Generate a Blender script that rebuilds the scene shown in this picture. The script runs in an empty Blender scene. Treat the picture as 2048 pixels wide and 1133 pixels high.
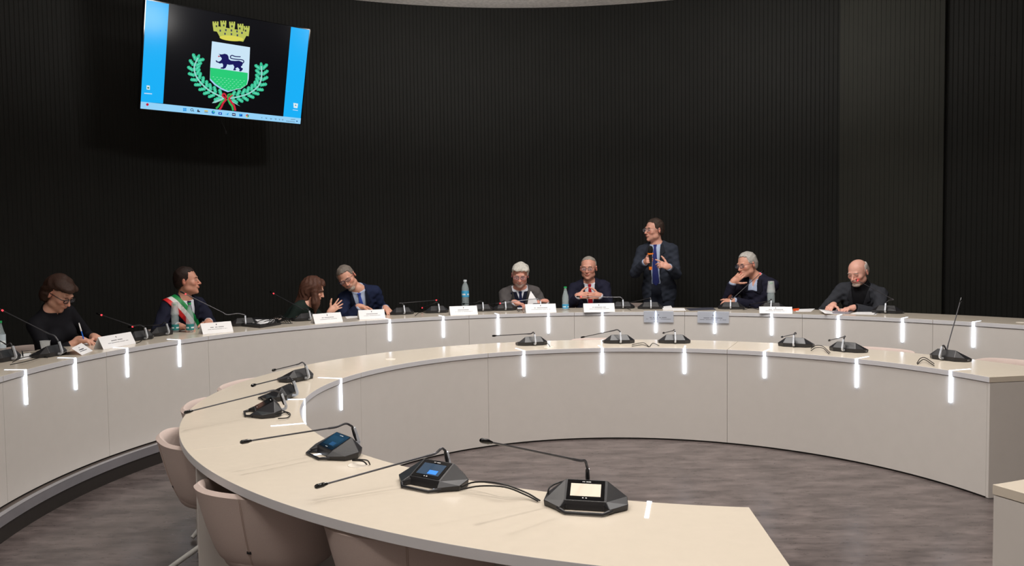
import bpy, math, random
import numpy as np
from mathutils import Vector, Matrix

random.seed(7)
COL = bpy.context.scene.collection
SC = bpy.context.scene

# ------------------------------------------------------------------ camera
FPX, PITCH, ROLL, CAMH = 1652.1, .0501, -.0171, 1.5962
PPX, PPY = -150.82, 9.757
CEN = np.array([1.3017, 4.6212])            # centre of the round hall
fw = np.array([0, math.cos(PITCH), -math.sin(PITCH)])
_r = np.array([1., 0, 0]); _u = np.cross(_r, fw)
rt = math.cos(ROLL)*_r + math.sin(ROLL)*_u
up = -math.sin(ROLL)*_r + math.cos(ROLL)*_u
cam_d = bpy.data.cameras.new('camera'); cam = bpy.data.objects.new('camera', cam_d); COL.objects.link(cam)
cam.matrix_world = Matrix(((rt[0], up[0], -fw[0], 0), (rt[1], up[1], -fw[1], 0), (rt[2], up[2], -fw[2], CAMH), (0, 0, 0, 1)))
cam_d.sensor_width = 36; cam_d.lens = 36*FPX/2048
cam_d.shift_x = -PPX/2048; cam_d.shift_y = PPY/2048
cam_d.clip_start = .05
SC.camera = cam
vs = SC.view_settings
vs.view_transform = 'Standard'; vs.look = 'None'; vs.gamma = 1; vs.use_curve_mapping = False; vs.exposure = 0.0

# ------------------------------------------------------------------ world and lamps
w = bpy.data.worlds.new('world'); SC.world = w; w.use_nodes = True
w.node_tree.nodes['Background'].inputs[0].default_value = (.9, .95, 1, 1)
w.node_tree.nodes['Background'].inputs[1].default_value = .02

CEIL = 4.51
def lamp(x, y, z, power, size, color, spread=150, tgt=None):
    l = bpy.data.lights.new('ceiling_or_fill_lamp', 'AREA'); l.shape = 'DISK'; l.size = size
    l.energy = power; l.color = color; l.spread = math.radians(spread)
    o = bpy.data.objects.new('ceiling_or_fill_lamp', l); COL.objects.link(o); o.location = (x, y, z)
    if tgt is not None:
        o.rotation_euler = (Vector(tgt)-Vector((x, y, z))).to_track_quat('-Z', 'Y').to_euler()
    return o
WARM = (1, .93, .86); NEUT = (1, .97, .94); COOL = (.80, .88, 1)
for k in range(8):
    a = math.radians(45*k+22)
    lamp(CEN[0]+2.3*math.cos(a), CEN[1]+2.3*math.sin(a), CEIL-.06, 21, .22, WARM, 125)
for k in range(3):
    a = math.radians(75+50*(k-1))
    lamp(CEN[0]+1.2*math.cos(a), CEN[1]+1.2*math.sin(a), CEIL-.06, 26, .3, NEUT, 140)

for x_, y_, p_ in ((-3.4, 2.2, 26), (-2.2, .6, 32), (-.4, -.4, 34), (2.2, -.6, 24)):  # unseen fill lamps added on the camera side to brighten the chair backs
    lamp(x_, y_, CEIL-.06, p_, .7, WARM, 150)
for k in range(3):          # unseen upward fill lamps added to brighten the ceiling
    a = math.radians(60+40*k); lamp(CEN[0]+3.6*math.cos(a), CEN[1]+3.6*math.sin(a), 3.5, 24, .5, NEUT, 170, (CEN[0]+4.2*math.cos(a), CEN[1]+4.2*math.sin(a), 4.5))
for px_, py_ in ((.6, 6.4), (2.4, 6.3)):  # unseen fill lamps added and aimed to brighten the seated faces
    lamp(px_, py_, CEIL-.06, 25, .35, NEUT, 120, (px_+(px_-CEN[0])*1.4, 9.3, 1.2))

# ------------------------------------------------------------------ helpers
def ray(px, py): return fw+(px-1024-PPX)/FPX*rt+(566.5+PPY-py)/FPX*up
ORG = np.array([0, 0, CAMH])
def at(px, py, z):
    d = ray(px, py); return ORG+d*(z-CAMH)/d[2]
def atR(px, py, R):
    d = ray(px, py); a = d[0]**2+d[1]**2; b = -(d[0]*CEN[0]+d[1]*CEN[1]); c = CEN@CEN-R*R
    return ORG+d*((-b+math.sqrt(b*b-a*c))/a)
def cyl(R, deg, z=0):
    a = math.radians(deg); return np.array([CEN[0]+R*math.cos(a), CEN[1]+R*math.sin(a), z])
def phi(p): return math.degrees(math.atan2(p[1]-CEN[1], p[0]-CEN[0]))
def nrm(v): v = np.asarray(v, float); return v/(np.linalg.norm(v)+1e-12)

def lin(c): return tuple(((x/255)/12.92 if x/255 <= .04045 else ((x/255+.055)/1.055)**2.4) for x in c)
MATS = {}
def mat(name, rgb=(200, 200, 200), rough=.5, metal=0, emit=0, noise=0, nscale=30, bump=0, bscale=200, trans=0, ior=1.45, spec=.5, alpha=1, coat=0, attr=None, sub=0, stretch=(1,1,1)):
    if name in MATS: return MATS[name]
    m = bpy.data.materials.new(name); m.use_nodes = True; nt = m.node_tree; b = nt.nodes['Principled BSDF']
    c = lin(rgb)+(1,)
    b.inputs['Base Color'].default_value = c; b.inputs['Roughness'].default_value = rough
    b.inputs['Metallic'].default_value = metal; b.inputs['IOR'].default_value = ior
    b.inputs['Specular IOR Level'].default_value = spec
    b.inputs['Transmission Weight'].default_value = trans; b.inputs['Alpha'].default_value = alpha
    b.inputs['Coat Weight'].default_value = coat
    if sub: b.inputs['Subsurface Weight'].default_value = sub; b.inputs['Subsurface Radius'].default_value = (.012, .005, .003); b.inputs['Subsurface Scale'].default_value = 1
    if emit: b.inputs['Emission Color'].default_value = c; b.inputs['Emission Strength'].default_value = emit
    tc = nt.nodes.new('ShaderNodeTexCoord'); mp = nt.nodes.new('ShaderNodeMapping'); mp.inputs['Scale'].default_value = stretch
    nt.links.new(tc.outputs['Object'], mp.inputs['Vector'])
    src = None
    if attr:
        at_ = nt.nodes.new('ShaderNodeAttribute'); at_.attribute_name = attr; src = at_.outputs['Color']
        nt.links.new(src, b.inputs['Base Color'])
    if noise:
        n = nt.nodes.new('ShaderNodeTexNoise'); n.inputs['Scale'].default_value = nscale; n.inputs['Detail'].default_value = 6
        nt.links.new(mp.outputs[0], n.inputs['Vector'])
        r = nt.nodes.new('ShaderNodeMapRange'); r.inputs[1].default_value = .25; r.inputs[2].default_value = .75
        r.inputs[3].default_value = 1-noise; r.inputs[4].default_value = 1+noise
        nt.links.new(n.outputs['Fac'], r.inputs[0])
        mx = nt.nodes.new('ShaderNodeVectorMath'); mx.operation = 'SCALE'
        if src: nt.links.new(src, mx.inputs[0])
        else: mx.inputs[0].default_value = c[:3]
        nt.links.new(r.outputs[0], mx.inputs['Scale']); nt.links.new(mx.outputs[0], b.inputs['Base Color'])
    if bump:
        n2 = nt.nodes.new('ShaderNodeTexNoise'); n2.inputs['Scale'].default_value = bscale; n2.inputs['Detail'].default_value = 4
        nt.links.new(mp.outputs[0], n2.inputs['Vector'])
        bp = nt.nodes.new('ShaderNodeBump'); bp.inputs['Strength'].default_value = bump; bp.inputs['Distance'].default_value = .002
        nt.links.new(n2.outputs['Fac'], bp.inputs['Height']); nt.links.new(bp.outputs[0], b.inputs['Normal'])
    MATS[name] = m; return m

def tag(o, label=None, cat=None, group=None, kind=None):
    if label: o['label'] = label
    if cat: o['category'] = cat
    if group: o['group'] = group
    if kind: o['kind'] = kind
    return o
def empty(name, loc=(0, 0, 0), rz=0):
    o = bpy.data.objects.new(name, None); COL.objects.link(o); o.location = loc; o.rotation_euler = (0, 0, rz); o.empty_display_size = .05
    return o
class MB:
    def __init__(s): s.v = []; s.f = []; s.mi = []; s.cur = 0
    def add(s, vs_, fs):
        n = len(s.v); s.v += [tuple(map(float, v)) for v in vs_]; s.f += [tuple(i+n for i in f) for f in fs]; s.mi += [s.cur]*len(fs)
        return s
    def box(s, c, h, M=None):
        c = np.array(c, float); P = []
        for i in (-1, 1):
            for j in (-1, 1):
                for k in (-1, 1):
                    q = np.array([i*h[0], j*h[1], k*h[2]])
                    if M is not None: q = M@q
                    P.append(c+q)
        return s.add(P, [(0, 1, 3, 2), (4, 6, 7, 5), (0, 4, 5, 1), (2, 3, 7, 6), (0, 2, 6, 4), (1, 5, 7, 3)])
    def tube(s, pts, r, n=8, cap=True):
        pts = [np.array(p, float) for p in pts]; rr = r if hasattr(r, '__len__') else [r]*len(pts)
        V = []; F = []; prev = None
        for i, p in enumerate(pts):
            t = nrm(pts[min(i+1, len(pts)-1)]-pts[max(i-1, 0)])
            if prev is None:
                a = np.array([0, 0, 1.]) if abs(t[2]) < .9 else np.array([1., 0, 0]); x = nrm(np.cross(a, t))
            else: x = nrm(prev-t*(prev@t))
            prev = x; y = np.cross(t, x)
            for k in range(n):
                a = 2*math.pi*k/n; V.append(p+rr[i]*(math.cos(a)*x+math.sin(a)*y))
        for i in range(len(pts)-1):
            for k in range(n):
                F.append((i*n+k, i*n+(k+1) % n, (i+1)*n+(k+1) % n, (i+1)*n+k))
        if cap: F.append(tuple(range(n-1, -1, -1))); F.append(tuple((len(pts)-1)*n+k for k in range(n)))
        return s.add(V, F)
    def lathe(s, prof, n=20, o=(0, 0, 0)):
        V = []; F = []
        for r, z in prof:
            for k in range(n):
                a = 2*math.pi*k/n; V.append((o[0]+r*math.cos(a), o[1]+r*math.sin(a), o[2]+z))
        for i in range(len(prof)-1):
            for k in range(n): F.append((i*n+k, i*n+(k+1) % n, (i+1)*n+(k+1) % n, (i+1)*n+k))
        return s.add(V, F)
    def sphere(s, c, r, n=12, m=8):
        r = np.array(r)*np.ones(3); V = []; F = []
        for i in range(m+1):
            t = math.pi*i/m
            for k in range(n):
                a = 2*math.pi*k/n; V.append(np.array(c)+r*np.array([math.sin(t)*math.cos(a), math.sin(t)*math.sin(a), math.cos(t)]))
        for i in range(m):
            for k in range(n): F.append((i*n+k, (i+1)*n+k, (i+1)*n+(k+1) % n, i*n+(k+1) % n))
        return s.add(V, F)
    def sector(s, r0, r1, z0, z1, a0, a1, step=1.0):
        n = max(1, int(abs(a1-a0)/step)); V = []; F = []
        for i in range(n+1):
            a = a0+(a1-a0)*i/n
            for r, z in ((r0, z0), (r1, z0), (r1, z1), (r0, z1)): V.append(cyl(r, a, z))
        for i in range(n):
            for k in range(4): F.append((i*4+k, (i+1)*4+k, (i+1)*4+(k+1) % 4, i*4+(k+1) % 4))
        F.append((0, 1, 2, 3)); F.append((n*4+3, n*4+2, n*4+1, n*4))
        return s.add(V, F)
    def prism(s, poly, z0, z1, M=None, o=(0, 0, 0)):
        n = len(poly); V = [(x, y, z0) for x, y in poly]+[(x, y, z1) for x, y in poly]
        if M is not None: V = [M@np.array(v) for v in V]
        V = [np.array(v)+np.array(o) for v in V]
        return s.add(V, [tuple(range(n-1, -1, -1)), tuple(range(n, 2*n))]+[(i, (i+1) % n, n+(i+1) % n, n+i) for i in range(n)])
    def build(s, name, m, parent=None, smooth=False, bevel=0, origin=None, label=None):
        me = bpy.data.meshes.new(name); V = np.array(s.v)
        if origin is not None: V = V-np.array(origin)
        me.from_pydata(V.tolist(), [], s.f); 
        ms = m if isinstance(m, (list, tuple)) else [m]
        for x in ms: me.materials.append(x)
        if len(ms) > 1: me.polygons.foreach_set('material_index', s.mi)
        me.update()
        import bmesh
        bm = bmesh.new(); bm.from_mesh(me); bmesh.ops.recalc_face_normals(bm, faces=bm.faces); bm.to_mesh(me); bm.free()
        o = bpy.data.objects.new(name, me); COL.objects.link(o)
        if parent: o.parent = parent
        if origin is not None: o.location = origin
        if smooth:
            me.polygons.foreach_set('use_smooth', [True]*len(me.polygons))
            me.set_sharp_from_angle(angle=math.radians(smooth if smooth > 1 else 50))
        if bevel:
            b = o.modifiers.new('bevel', 'BEVEL'); b.width = bevel; b.segments = 2; b.limit_method = 'ANGLE'; b.angle_limit = math.radians(35)
        if label: o['label'] = label
        return o
def bez(pts, n=8):
    "Catmull-Rom through pts"
    P = [np.array(p, float) for p in pts]; P = [2*P[0]-P[1]]+P+[2*P[-1]-P[-2]]; out = []
    for i in range(1, len(P)-2):
        for k in range(n):
            t = k/n; a, b, c, d = P[i-1:i+3]
            out.append(.5*((2*b)+(-a+c)*t+(2*a-5*b+4*c-d)*t*t+(-a+3*b-3*c+d)*t**3))
    out.append(P[-2]); return out

# ------------------------------------------------------------------ materials
m_top = mat('worktop_laminate', (209, 199, 184), .17, spec=.45, noise=.015, nscale=25)
m_edge = mat('edge_band', (206, 205, 208), .4)
m_panel = mat('panel_laminate', (206, 201, 196), .42, noise=.015, nscale=12)
m_seam = mat('dark_gap', (40, 38, 36), .8)
m_led = mat('led_white', (226, 238, 255), .4, emit=6)
m_led2 = mat('led_white_top', (226, 238, 255), .4, emit=2.2)
m_blk = mat('black_plastic', (34, 34, 37), .36, noise=.06)
m_neck = mat('stem_metal', (92, 92, 96), .32, metal=.7)
m_blk2 = mat('black_gloss', (12, 12, 14), .12)
m_cab = mat('cable_rubber', (16, 16, 17), .45)
m_sil = mat('silver_metal', (205, 210, 218), .35, metal=.35)
m_red = mat('red_ring', (255, 60, 70), .4, emit=2.2)
m_paper = mat('paper', (236, 236, 238), .7)
m_ink = mat('ink', (70, 70, 78), .8)
m_fab = mat('taupe_fabric', (190, 173, 166), .85, noise=.05, nscale=300, bump=.35, bscale=900)
m_white = mat('white_metal', (215, 215, 212), .35)
m_green = mat('green_cap', (40, 170, 95), .4)

# ------------------------------------------------------------------ floor, walls, ceiling
def floor_mat():
    m = bpy.data.materials.new('vinyl_floor'); m.use_nodes = True; nt = m.node_tree; b = nt.nodes['Principled BSDF']
    tc = nt.nodes.new('ShaderNodeTexCoord'); 
    def noise(scale, st, det=8, rough=.6):
        mp = nt.nodes.new('ShaderNodeMapping'); mp.inputs['Scale'].default_value = st; nt.links.new(tc.outputs['Object'], mp.inputs['Vector'])
        n = nt.nodes.new('ShaderNodeTexNoise'); n.inputs['Scale'].default_value = scale; n.inputs['Detail'].default_value = det; n.inputs['Roughness'].default_value = rough
        nt.links.new(mp.outputs[0], n.inputs['Vector']); return n
    a = noise(3.2, (1, 2.6, 1)); c = noise(11, (1, 3.5, 1))
    r1 = nt.nodes.new('ShaderNodeValToRGB'); e = r1.color_ramp.elements
    e[0].position = .3; e[0].color = lin((60, 53, 52))+(1,); e[1].position = .72; e[1].color = lin((106, 96, 94))+(1,)
    nt.links.new(a.outputs['Fac'], r1.inputs[0])
    r2 = nt.nodes.new('ShaderNodeMapRange'); r2.inputs[1].default_value = .3; r2.inputs[2].default_value = .7; r2.inputs[3].default_value = .74; r2.inputs[4].default_value = 1.26
    nt.links.new(c.outputs['Fac'], r2.inputs[0])
    mx = nt.nodes.new('ShaderNodeVectorMath'); mx.operation = 'SCALE'; nt.links.new(r1.outputs[0], mx.inputs[0]); nt.links.new(r2.outputs[0], mx.inputs['Scale'])
    nt.links.new(mx.outputs[0], b.inputs['Base Color'])
    r3 = nt.nodes.new('ShaderNodeMapRange'); r3.inputs[3].default_value = .20; r3.inputs[4].default_value = .40; nt.links.new(c.outputs['Fac'], r3.inputs[0])
    nt.links.new(r3.outputs[0], b.inputs['Roughness'])
    f = noise(60, (1, 1, 1)); bp = nt.nodes.new('ShaderNodeBump'); bp.inputs['Strength'].default_value = .12; bp.inputs['Distance'].default_value = .002
    nt.links.new(f.outputs['Fac'], bp.inputs['Height']); nt.links.new(bp.outputs[0], b.inputs['Normal'])
    return m
m_floor = floor_mat()
RW = 5.7
o = MB().sector(.001, RW+.1, -.1, 0, -180, 180, 3).build('floor', m_floor); tag(o, kind='structure')
PL = .1495; RST = 3.729
m_riser = mat('dark_riser', (42, 38, 36), .5)
m_nose = mat('aluminium_nosing', (196, 198, 206), .26, metal=.85, noise=.1, nscale=4)
b = MB().sector(RST+.006, RW+.02, 0.001, PL, 12, 205, 1).build('floor_platform', mat('platform_vinyl', (84, 76, 72), .45, noise=.15, nscale=6)); tag(b, kind='structure')
b = MB().sector(RST, RST+.008, .0, PL-.058, 12, 205, 1).build('trim_1', m_riser); tag(b, kind='structure')
b = MB().sector(RST-.006, RST+.01, PL-.058, PL+.001, 12, 205, 1); b.sector(RST-.006, RST+.03, PL-.001, PL+.003, 12, 205, 1)
b = b.build('trim_2', m_nose); tag(b, kind='structure')

m_wall = mat('dark_ribbed_panel', (31, 31, 29), .6, spec=.15, noise=.08, nscale=3)
def wall_ribs(a0, a1, R, pitch=.046, amp=.0034):
    n = int(math.radians(a1-a0)*R/pitch); V = []; F = []; prof = ((0, 0), (.12, -amp), (.5, -amp*1.15), (.88, -amp), (1.0, 0))
    cols = []
    for i in range(n):
        for t, dr in prof[:-1]: cols.append((a0+(a1-a0)*(i+t)/n, R+dr))
    cols.append((a1, R))
    for a, r in cols: V.append(cyl(r, a, 0)); V.append(cyl(r, a, CEIL+.02))
    for i in range(len(cols)-1): F.append((2*i, 2*i+2, 2*i+3, 2*i+1))
    return MB().add(V, F)
o = wall_ribs(-5, 225, RW).build('wall_back', m_wall); tag(o, kind='structure')
b = MB()
for i in range(66):
    a = 225+130*i/65; b.v += [tuple(cyl(RW, a, 0)), tuple(cyl(RW, a, CEIL+.02))]
b.f = [(2*i, 2*i+2, 2*i+3, 2*i+1) for i in range(65)]; b.mi = [0]*65
o = b.build('wall_front', mat('front_wall_paint', (205, 200, 196), .7)); tag(o, kind='structure')
# flat pier standing proud of the ribbed wall
pa, pb = cyl(5.62, 55.3), cyl(5.62, 45.1); t = nrm(pb-pa); nn = nrm(np.array([CEN[0], CEN[1], 0])-(pa+pb)/2)
wd = np.linalg.norm(pb-pa); Mp = np.stack([t, -nn, np.array([0, 0, 1.])], 1)
b = MB(); b.box((pa+pb)/2-nn*.15+np.array([0, 0, CEIL/2+PL/2]), (wd/2, .14, CEIL/2-PL/2), Mp)
nr = 22
for i in range(nr):
    x = -wd/2+wd*(i+.5)/nr
    b.box((pa+pb)/2+t*x-nn*.008+np.array([0, 0, CEIL/2+PL/2]), (wd/nr/2-.0035, .004, CEIL/2-PL/2), Mp)
o = b.build('wall_pier', mat('pier_panel', (45, 45, 40), .6, spec=.15, noise=.06, nscale=3)); tag(o, kind='structure')
m_ceil = mat('ceiling_plaster', (205, 200, 195), .9, noise=.22, nscale=26, bump=.4, bscale=60)
o = MB().sector(.001, RW+.1, CEIL, CEIL+.1, -180, 180, 3).build('ceiling', m_ceil); tag(o, kind='structure')

# ------------------------------------------------------------------ desks
ZI, ZO = .75, .8995
R1, R2, R3, R4 = 2.056, 2.6405, 3.788, 4.3925
TH = .034
def desk(name, label, ztop, zf, ri, ro, segs, leds, strip_len, fins, leg_len=.165, seamlabel=None, gap=.006, ends=(False, False), grom=()):
    mid = cyl((ri+ro)/2, (segs[0][0]+segs[-1][1])/2, zf)
    E0 = empty(name, mid); tag(E0, label, 'desk')
    def part(b, nm, m, **k):
        return b.build(nm, m, E0, origin=None, **k)
    def off(b): b.v = [(v[0]-mid[0], v[1]-mid[1], v[2]-mid[2]) for v in b.v]; return b
    for a0, a1 in segs:
        g = math.degrees(.0012/ri)
        tb = MB().sector(ri, ro, ztop-TH, ztop, a0+g, a1-g, .5); tb.mi = [1 if (i % 4) in (1, 3) and i < len(tb.f)-2 else 0 for i in range(len(tb.f))]
        part(off(tb), 'tabletop', [m_top, m_edge], bevel=.0015)
        part(off(MB().sector(ri+gap, ri+gap+.025, zf+.012, ztop-TH-.004, a0+g+.6*(a0 == segs[0][0]), a1-g-.6*(a1 == segs[-1][1]), .5)), 'front_panel', m_panel)
        part(off(MB().sector(ri+gap+.010, ri+gap+.024, zf, zf+.013, a0+1.2*(a0 == segs[0][0]), a1-1.2*(a1 == segs[-1][1]), 1)), 'plinth', m_seam)
    for a in fins:
        w2 = math.degrees(.014/ro)
        part(off(MB().sector(ri+gap+.03, ro-.03 if ri < 3 else ri+.2, zf, ztop-TH, a-w2, a+w2, 5)), 'support_panel', m_panel)
    if ends:
        for a, on, sg in ((segs[0][0], ends[0], 1), (segs[-1][1], ends[1], -1)):
            if on:
                w2 = math.degrees(.012/ro)*sg
                part(off(MB().sector(ri+gap-.001, ro-.012, zf+.008, ztop-TH-.003, a+w2*.1, a+w2*2.2, 5)), 'end_panel', m_panel)
    for a in leds:
        hw = .0075; b = MB(); u = math.degrees(hw/ri)
        zt = ztop
        b.sector(ri-.004, ri+gap+.002, zt-strip_len, zt+.0015, a-u, a+u, 5)
        b.cur = 1; b.sector(ri+gap+.002, ri+leg_len, zt-.002, zt+.0015, a-u*.8, a+u*.8, 5)
        part(off(b), 'light_strip', [m_led, m_led2])
    for a, r in grom:
        c = cyl(r, a, ztop); b = MB()
        b.lathe([(.0, .001), (.028, .001), (.034, .0025), (.040, .0022), (.041, 0), (.0, 0)], 24, c)
        part(off(b), 'cable_grommet', mat('grommet_plastic', (222, 214, 202), .3), smooth=40)
    return E0
inner = desk('curved_desk', 'inner ring of curved white council desks running around the open floor', ZI, 0, R1, R2,
     [(-153.8-.01+360-360, -98.9)][:0]+[(9.3, 62.0), (62.0, 116.1), (116.1, 152.5), (152.5, 206.2), (206.2, 261.1)],
     [17.2, 35.8, 54.3, 71.0, 89.0, 107.3, 160, 180.3, 198.5, 215.0, 233.5, 252.5], .205,
     [62, 98, 116.1, 152.5, 187, 206.9], ends=(True, True),
     grom=[(100, 2.2), (phi(at(745, 925, ZI)), 2.17), (phi(at(805, 722, ZI)), 2.3)])
outer = desk('curved_desk', 'outer ring of curved white council desks on the low platform, people seated behind', ZO, PL, R3, R4,
     [(14, 39.4), (39.4, 55.7), (55.7, 72), (72, 88.5), (88.5, 105), (105, 121.5), (121.5, 146.7), (146.7, 162.7), (162.7, 178.9), (178.9, 200)],
     [26.4, 34.7, 43.0, 51.0, 59.8, 67.7, 76.2, 84.2, 92.5, 100.4, 109.1, 117.7, 151.3, 159.5, 167.6, 175.4, 183.6], .21,
     [39.4, 55.7, 72, 88.5, 105, 121.5, 146.7, 162.7, 178.9], ends=(True, True), leg_len=.13,
     grom=[(phi(at(2024, 648, ZO)), 4.0)])
# free standing desk section at the right edge
third_a0, third_r = -71.8, 1.93
b_ = desk('curved_desk', 'white desk section at the bottom right corner across the gap in the inner ring', ZI, 0, 1.925, 2.5, [(-72.2, -30)], [], .2, [-50], ends=(True, True), gap=.006)

# ------------------------------------------------------------------ chairs
def chair_meshes():
    S = {}
    nt_, nz = 36, 10
    # plan curve: superellipse U, open to +y (towards the desk), back at -y
    def plan(t, k):     # t -1..1 ; k 0 bottom..1 top
        a = math.radians(t*112); wx = .20+.105*k**.6; wy = .17+.11*k**.6
        ex = .82
        sx = math.copysign(abs(math.sin(a))**ex, math.sin(a)); sy = -math.copysign(abs(math.cos(a))**ex, math.cos(a))
        return np.array([wx*sx, wy*sy, 0])
    def top(t): return .708-.045*max(0, (abs(t)-.45)/.55)**1.3
    V = []; F = []
    for side in (0, 1):
        for i in range(nt_+1):
            t = -1+2*i/nt_
            for j in range(nz+1):
                k = j/nz; p = plan(t, k); z = .40+(top(t)-.40)*k
                if side == 1:
                    d = nrm(p); q = p-d*(.034+.01*(1-k)); q[2] = z-(.0 if j < nz else .004); V.append(q+np.array([0, .03*k*0, 0]))
                else: V.append(np.array([p[0], p[1], z-(.006 if j == nz else 0)]))
    N = (nt_+1)*(nz+1)
    idx = lambda s_, i, j: s_*N+i*(nz+1)+j
    for i in range(nt_):
        for j in range(nz):
            F.append((idx(0, i, j), idx(0, i+1, j), idx(0, i+1, j+1), idx(0, i, j+1)))
            F.append((idx(1, i, j), idx(1, i, j+1), idx(1, i+1, j+1), idx(1, i+1, j)))
    R = len(V); 
    for i in range(nt_+1):      # rounded rim
        a, b = np.array(V[idx(0, i, nz)]), np.array(V[idx(1, i, nz)]); V.append((a+b)/2+np.array([0, 0, .012]))
    for i in range(nt_):
        F.append((idx(0, i, nz), idx(0, i+1, nz), R+i+1, R+i)); F.append((R+i, R+i+1, idx(1, i+1, nz), idx(1, i, nz)))
        F.append((idx(0, i, 0), idx(1, i, 0), idx(1, i+1, 0), idx(0, i+1, 0)))
    for i in (0, nt_):
        F.append(tuple([idx(0, i, j) for j in range(nz+1)]+[R+i]+[idx(1, i, j) for j in range(nz, -1, -1)]))
    S['shell'] = MB().add(V, F)
    c = MB(); pts = []
    for k in range(32):
        a = 2*math.pi*k/32; pts.append((.225*math.copysign(abs(math.cos(a))**.8, math.cos(a)), .02+.225*math.copysign(abs(math.sin(a))**.8, math.sin(a))))
    vv = []; ff = []
    for z, s_ in ((.385, .72), (.40, .9), (.44, .98), (.462, .95), (.47, .8)):
        vv += [(x*s_, y*s_, z) for x, y in pts]
    for i in range(4):
        for k in range(32): ff.append((i*32+k, i*32+(k+1) % 32, (i+1)*32+(k+1) % 32, (i+1)*32+k))
    ff += [tuple(range(31, -1, -1)), tuple(range(128, 160))]
    S['seat'] = c.add(vv, ff)
    s_ = MB(); pr = plan(0, 1)
    for dx in (-.0025, .0025):
        s_.tube([np.array([dx, plan(0, k)[1]-.0008, .40+(.708-.40)*k]) for k in np.linspace(.02, .985, 10)], .0009, 5)
    S['seam'] = s_
    t_ = MB().box((0, plan(0, .25)[1]-.003, .495), (.009, .002, .014)); S['tag'] = t_
    col = MB().lathe([(.0, .385), (.06, .385), (.05, .365), (.024, .355), (.024, .2), (.035, .19), (.035, .15), (.0, .15)], 16); S['column'] = col
    L = []
    for k in range(4):
        a = math.radians(45+90*k); d = np.array([math.cos(a), math.sin(a), 0])
        l = MB().tube(bez([d*.02+np.array([0, 0, .17]), d*.07+np.array([0, 0, .175]), d*.15+np.array([0, 0, .12]), d*.30+np.array([0, 0, .014])], 5), [.013]*15+[.012], 8); L.append(l)
    S['legs'] = L
    return S
CM = chair_meshes()
chair0 = empty('tub_chair')
c_sh = CM['shell'].build('backrest_shell', m_fab, chair0, smooth=60)
CM['seam'].build('seam', mat('fabric_thread', (172, 150, 138), .8), c_sh)
CM['tag'].build('fabric_tag', mat('black_tag', (15, 16, 20), .6), c_sh)
CM['seat'].build('seat', m_fab, chair0, smooth=60)
CM['column'].build('column', m_white, chair0, smooth=40)
for l in CM['legs']: l.build('leg', m_white, chair0, smooth=50)
chair_used = [False]
def copy_tree(o_, parent=None):
    c = o_.copy(); COL.objects.link(c); c.parent = parent
    for ch in list(o_.children): copy_tree(ch, c)
    return c
def put_chair(x, y, z, back_az, label, group='taupe tub chairs'):
    c = chair0 if not chair_used[0] else copy_tree(chair0)
    chair_used[0] = True
    c.location = (x, y, z); c.rotation_euler = (0, 0, math.radians(back_az+90)); tag(c, label, 'chair', group)
    return c
put_chair(-.635, 3.185, 0, -108, 'taupe tub chair at the bottom left, back seam showing, left of the nearest one')
put_chair(-.085, 2.75, 0, -94, 'nearest taupe tub chair, cut off by the bottom edge, tucked under the inner desk')
put_chair(-1.07, 3.96, 0, -150, 'taupe tub chair with white legs showing, left of the panel under the inner desk')
put_chair(-1.19, 4.72, 0, -172, 'taupe tub chair whose rim shows beside the tip of the longest left microphone')
p = cyl(2.56, 162.5); put_chair(p[0], p[1], 0, 163, 'taupe tub chair, only a sliver of rim behind the far left of the inner desk')
p = cyl(2.83, 86.3); put_chair(p[0], p[1], 0, 86, 'taupe tub chair, rim barely showing behind the inner desk below the two middle nameplates')
p = cyl(2.83, 41.3); put_chair(p[0], p[1], 0, 41, 'taupe tub chair with its rim behind the inner desk right of the paired right-hand microphones')
p = cyl(2.87, 22.5); put_chair(p[0], p[1], 0, 22, 'taupe tub chair behind the inner desk at the right edge of the picture')
# chairs on the platform
for px_, py_, rr, baz, lab in ((64, 590, 4.72, 172, 'taupe tub chair beside the woman writing at far left'), (352, 590, 4.80, 150, 'taupe tub chair under the man with the sash'),
        (590, 590, 4.80, 120, 'taupe tub chair under the woman with long hair'), (722, 590, 4.86, 112, 'taupe tub chair under the man with the blue tie'), (1040, 590, 4.92, 94, 'taupe tub chair under the bearded man in grey'),
        (1177, 590, 4.95, 85, 'taupe tub chair under the man with the red tie'), (1267, 590, 5.28, 100, 'taupe tub chair pushed aside left of the standing man'), (1500, 590, 4.90, 62, 'taupe tub chair under the man with hand on chin'), (1722, 590, 4.88, 52, 'taupe tub chair under the bald man')):
    p = atR(px_, py_, rr); put_chair(p[0], p[1], PL+.0035, baz, lab)

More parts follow.
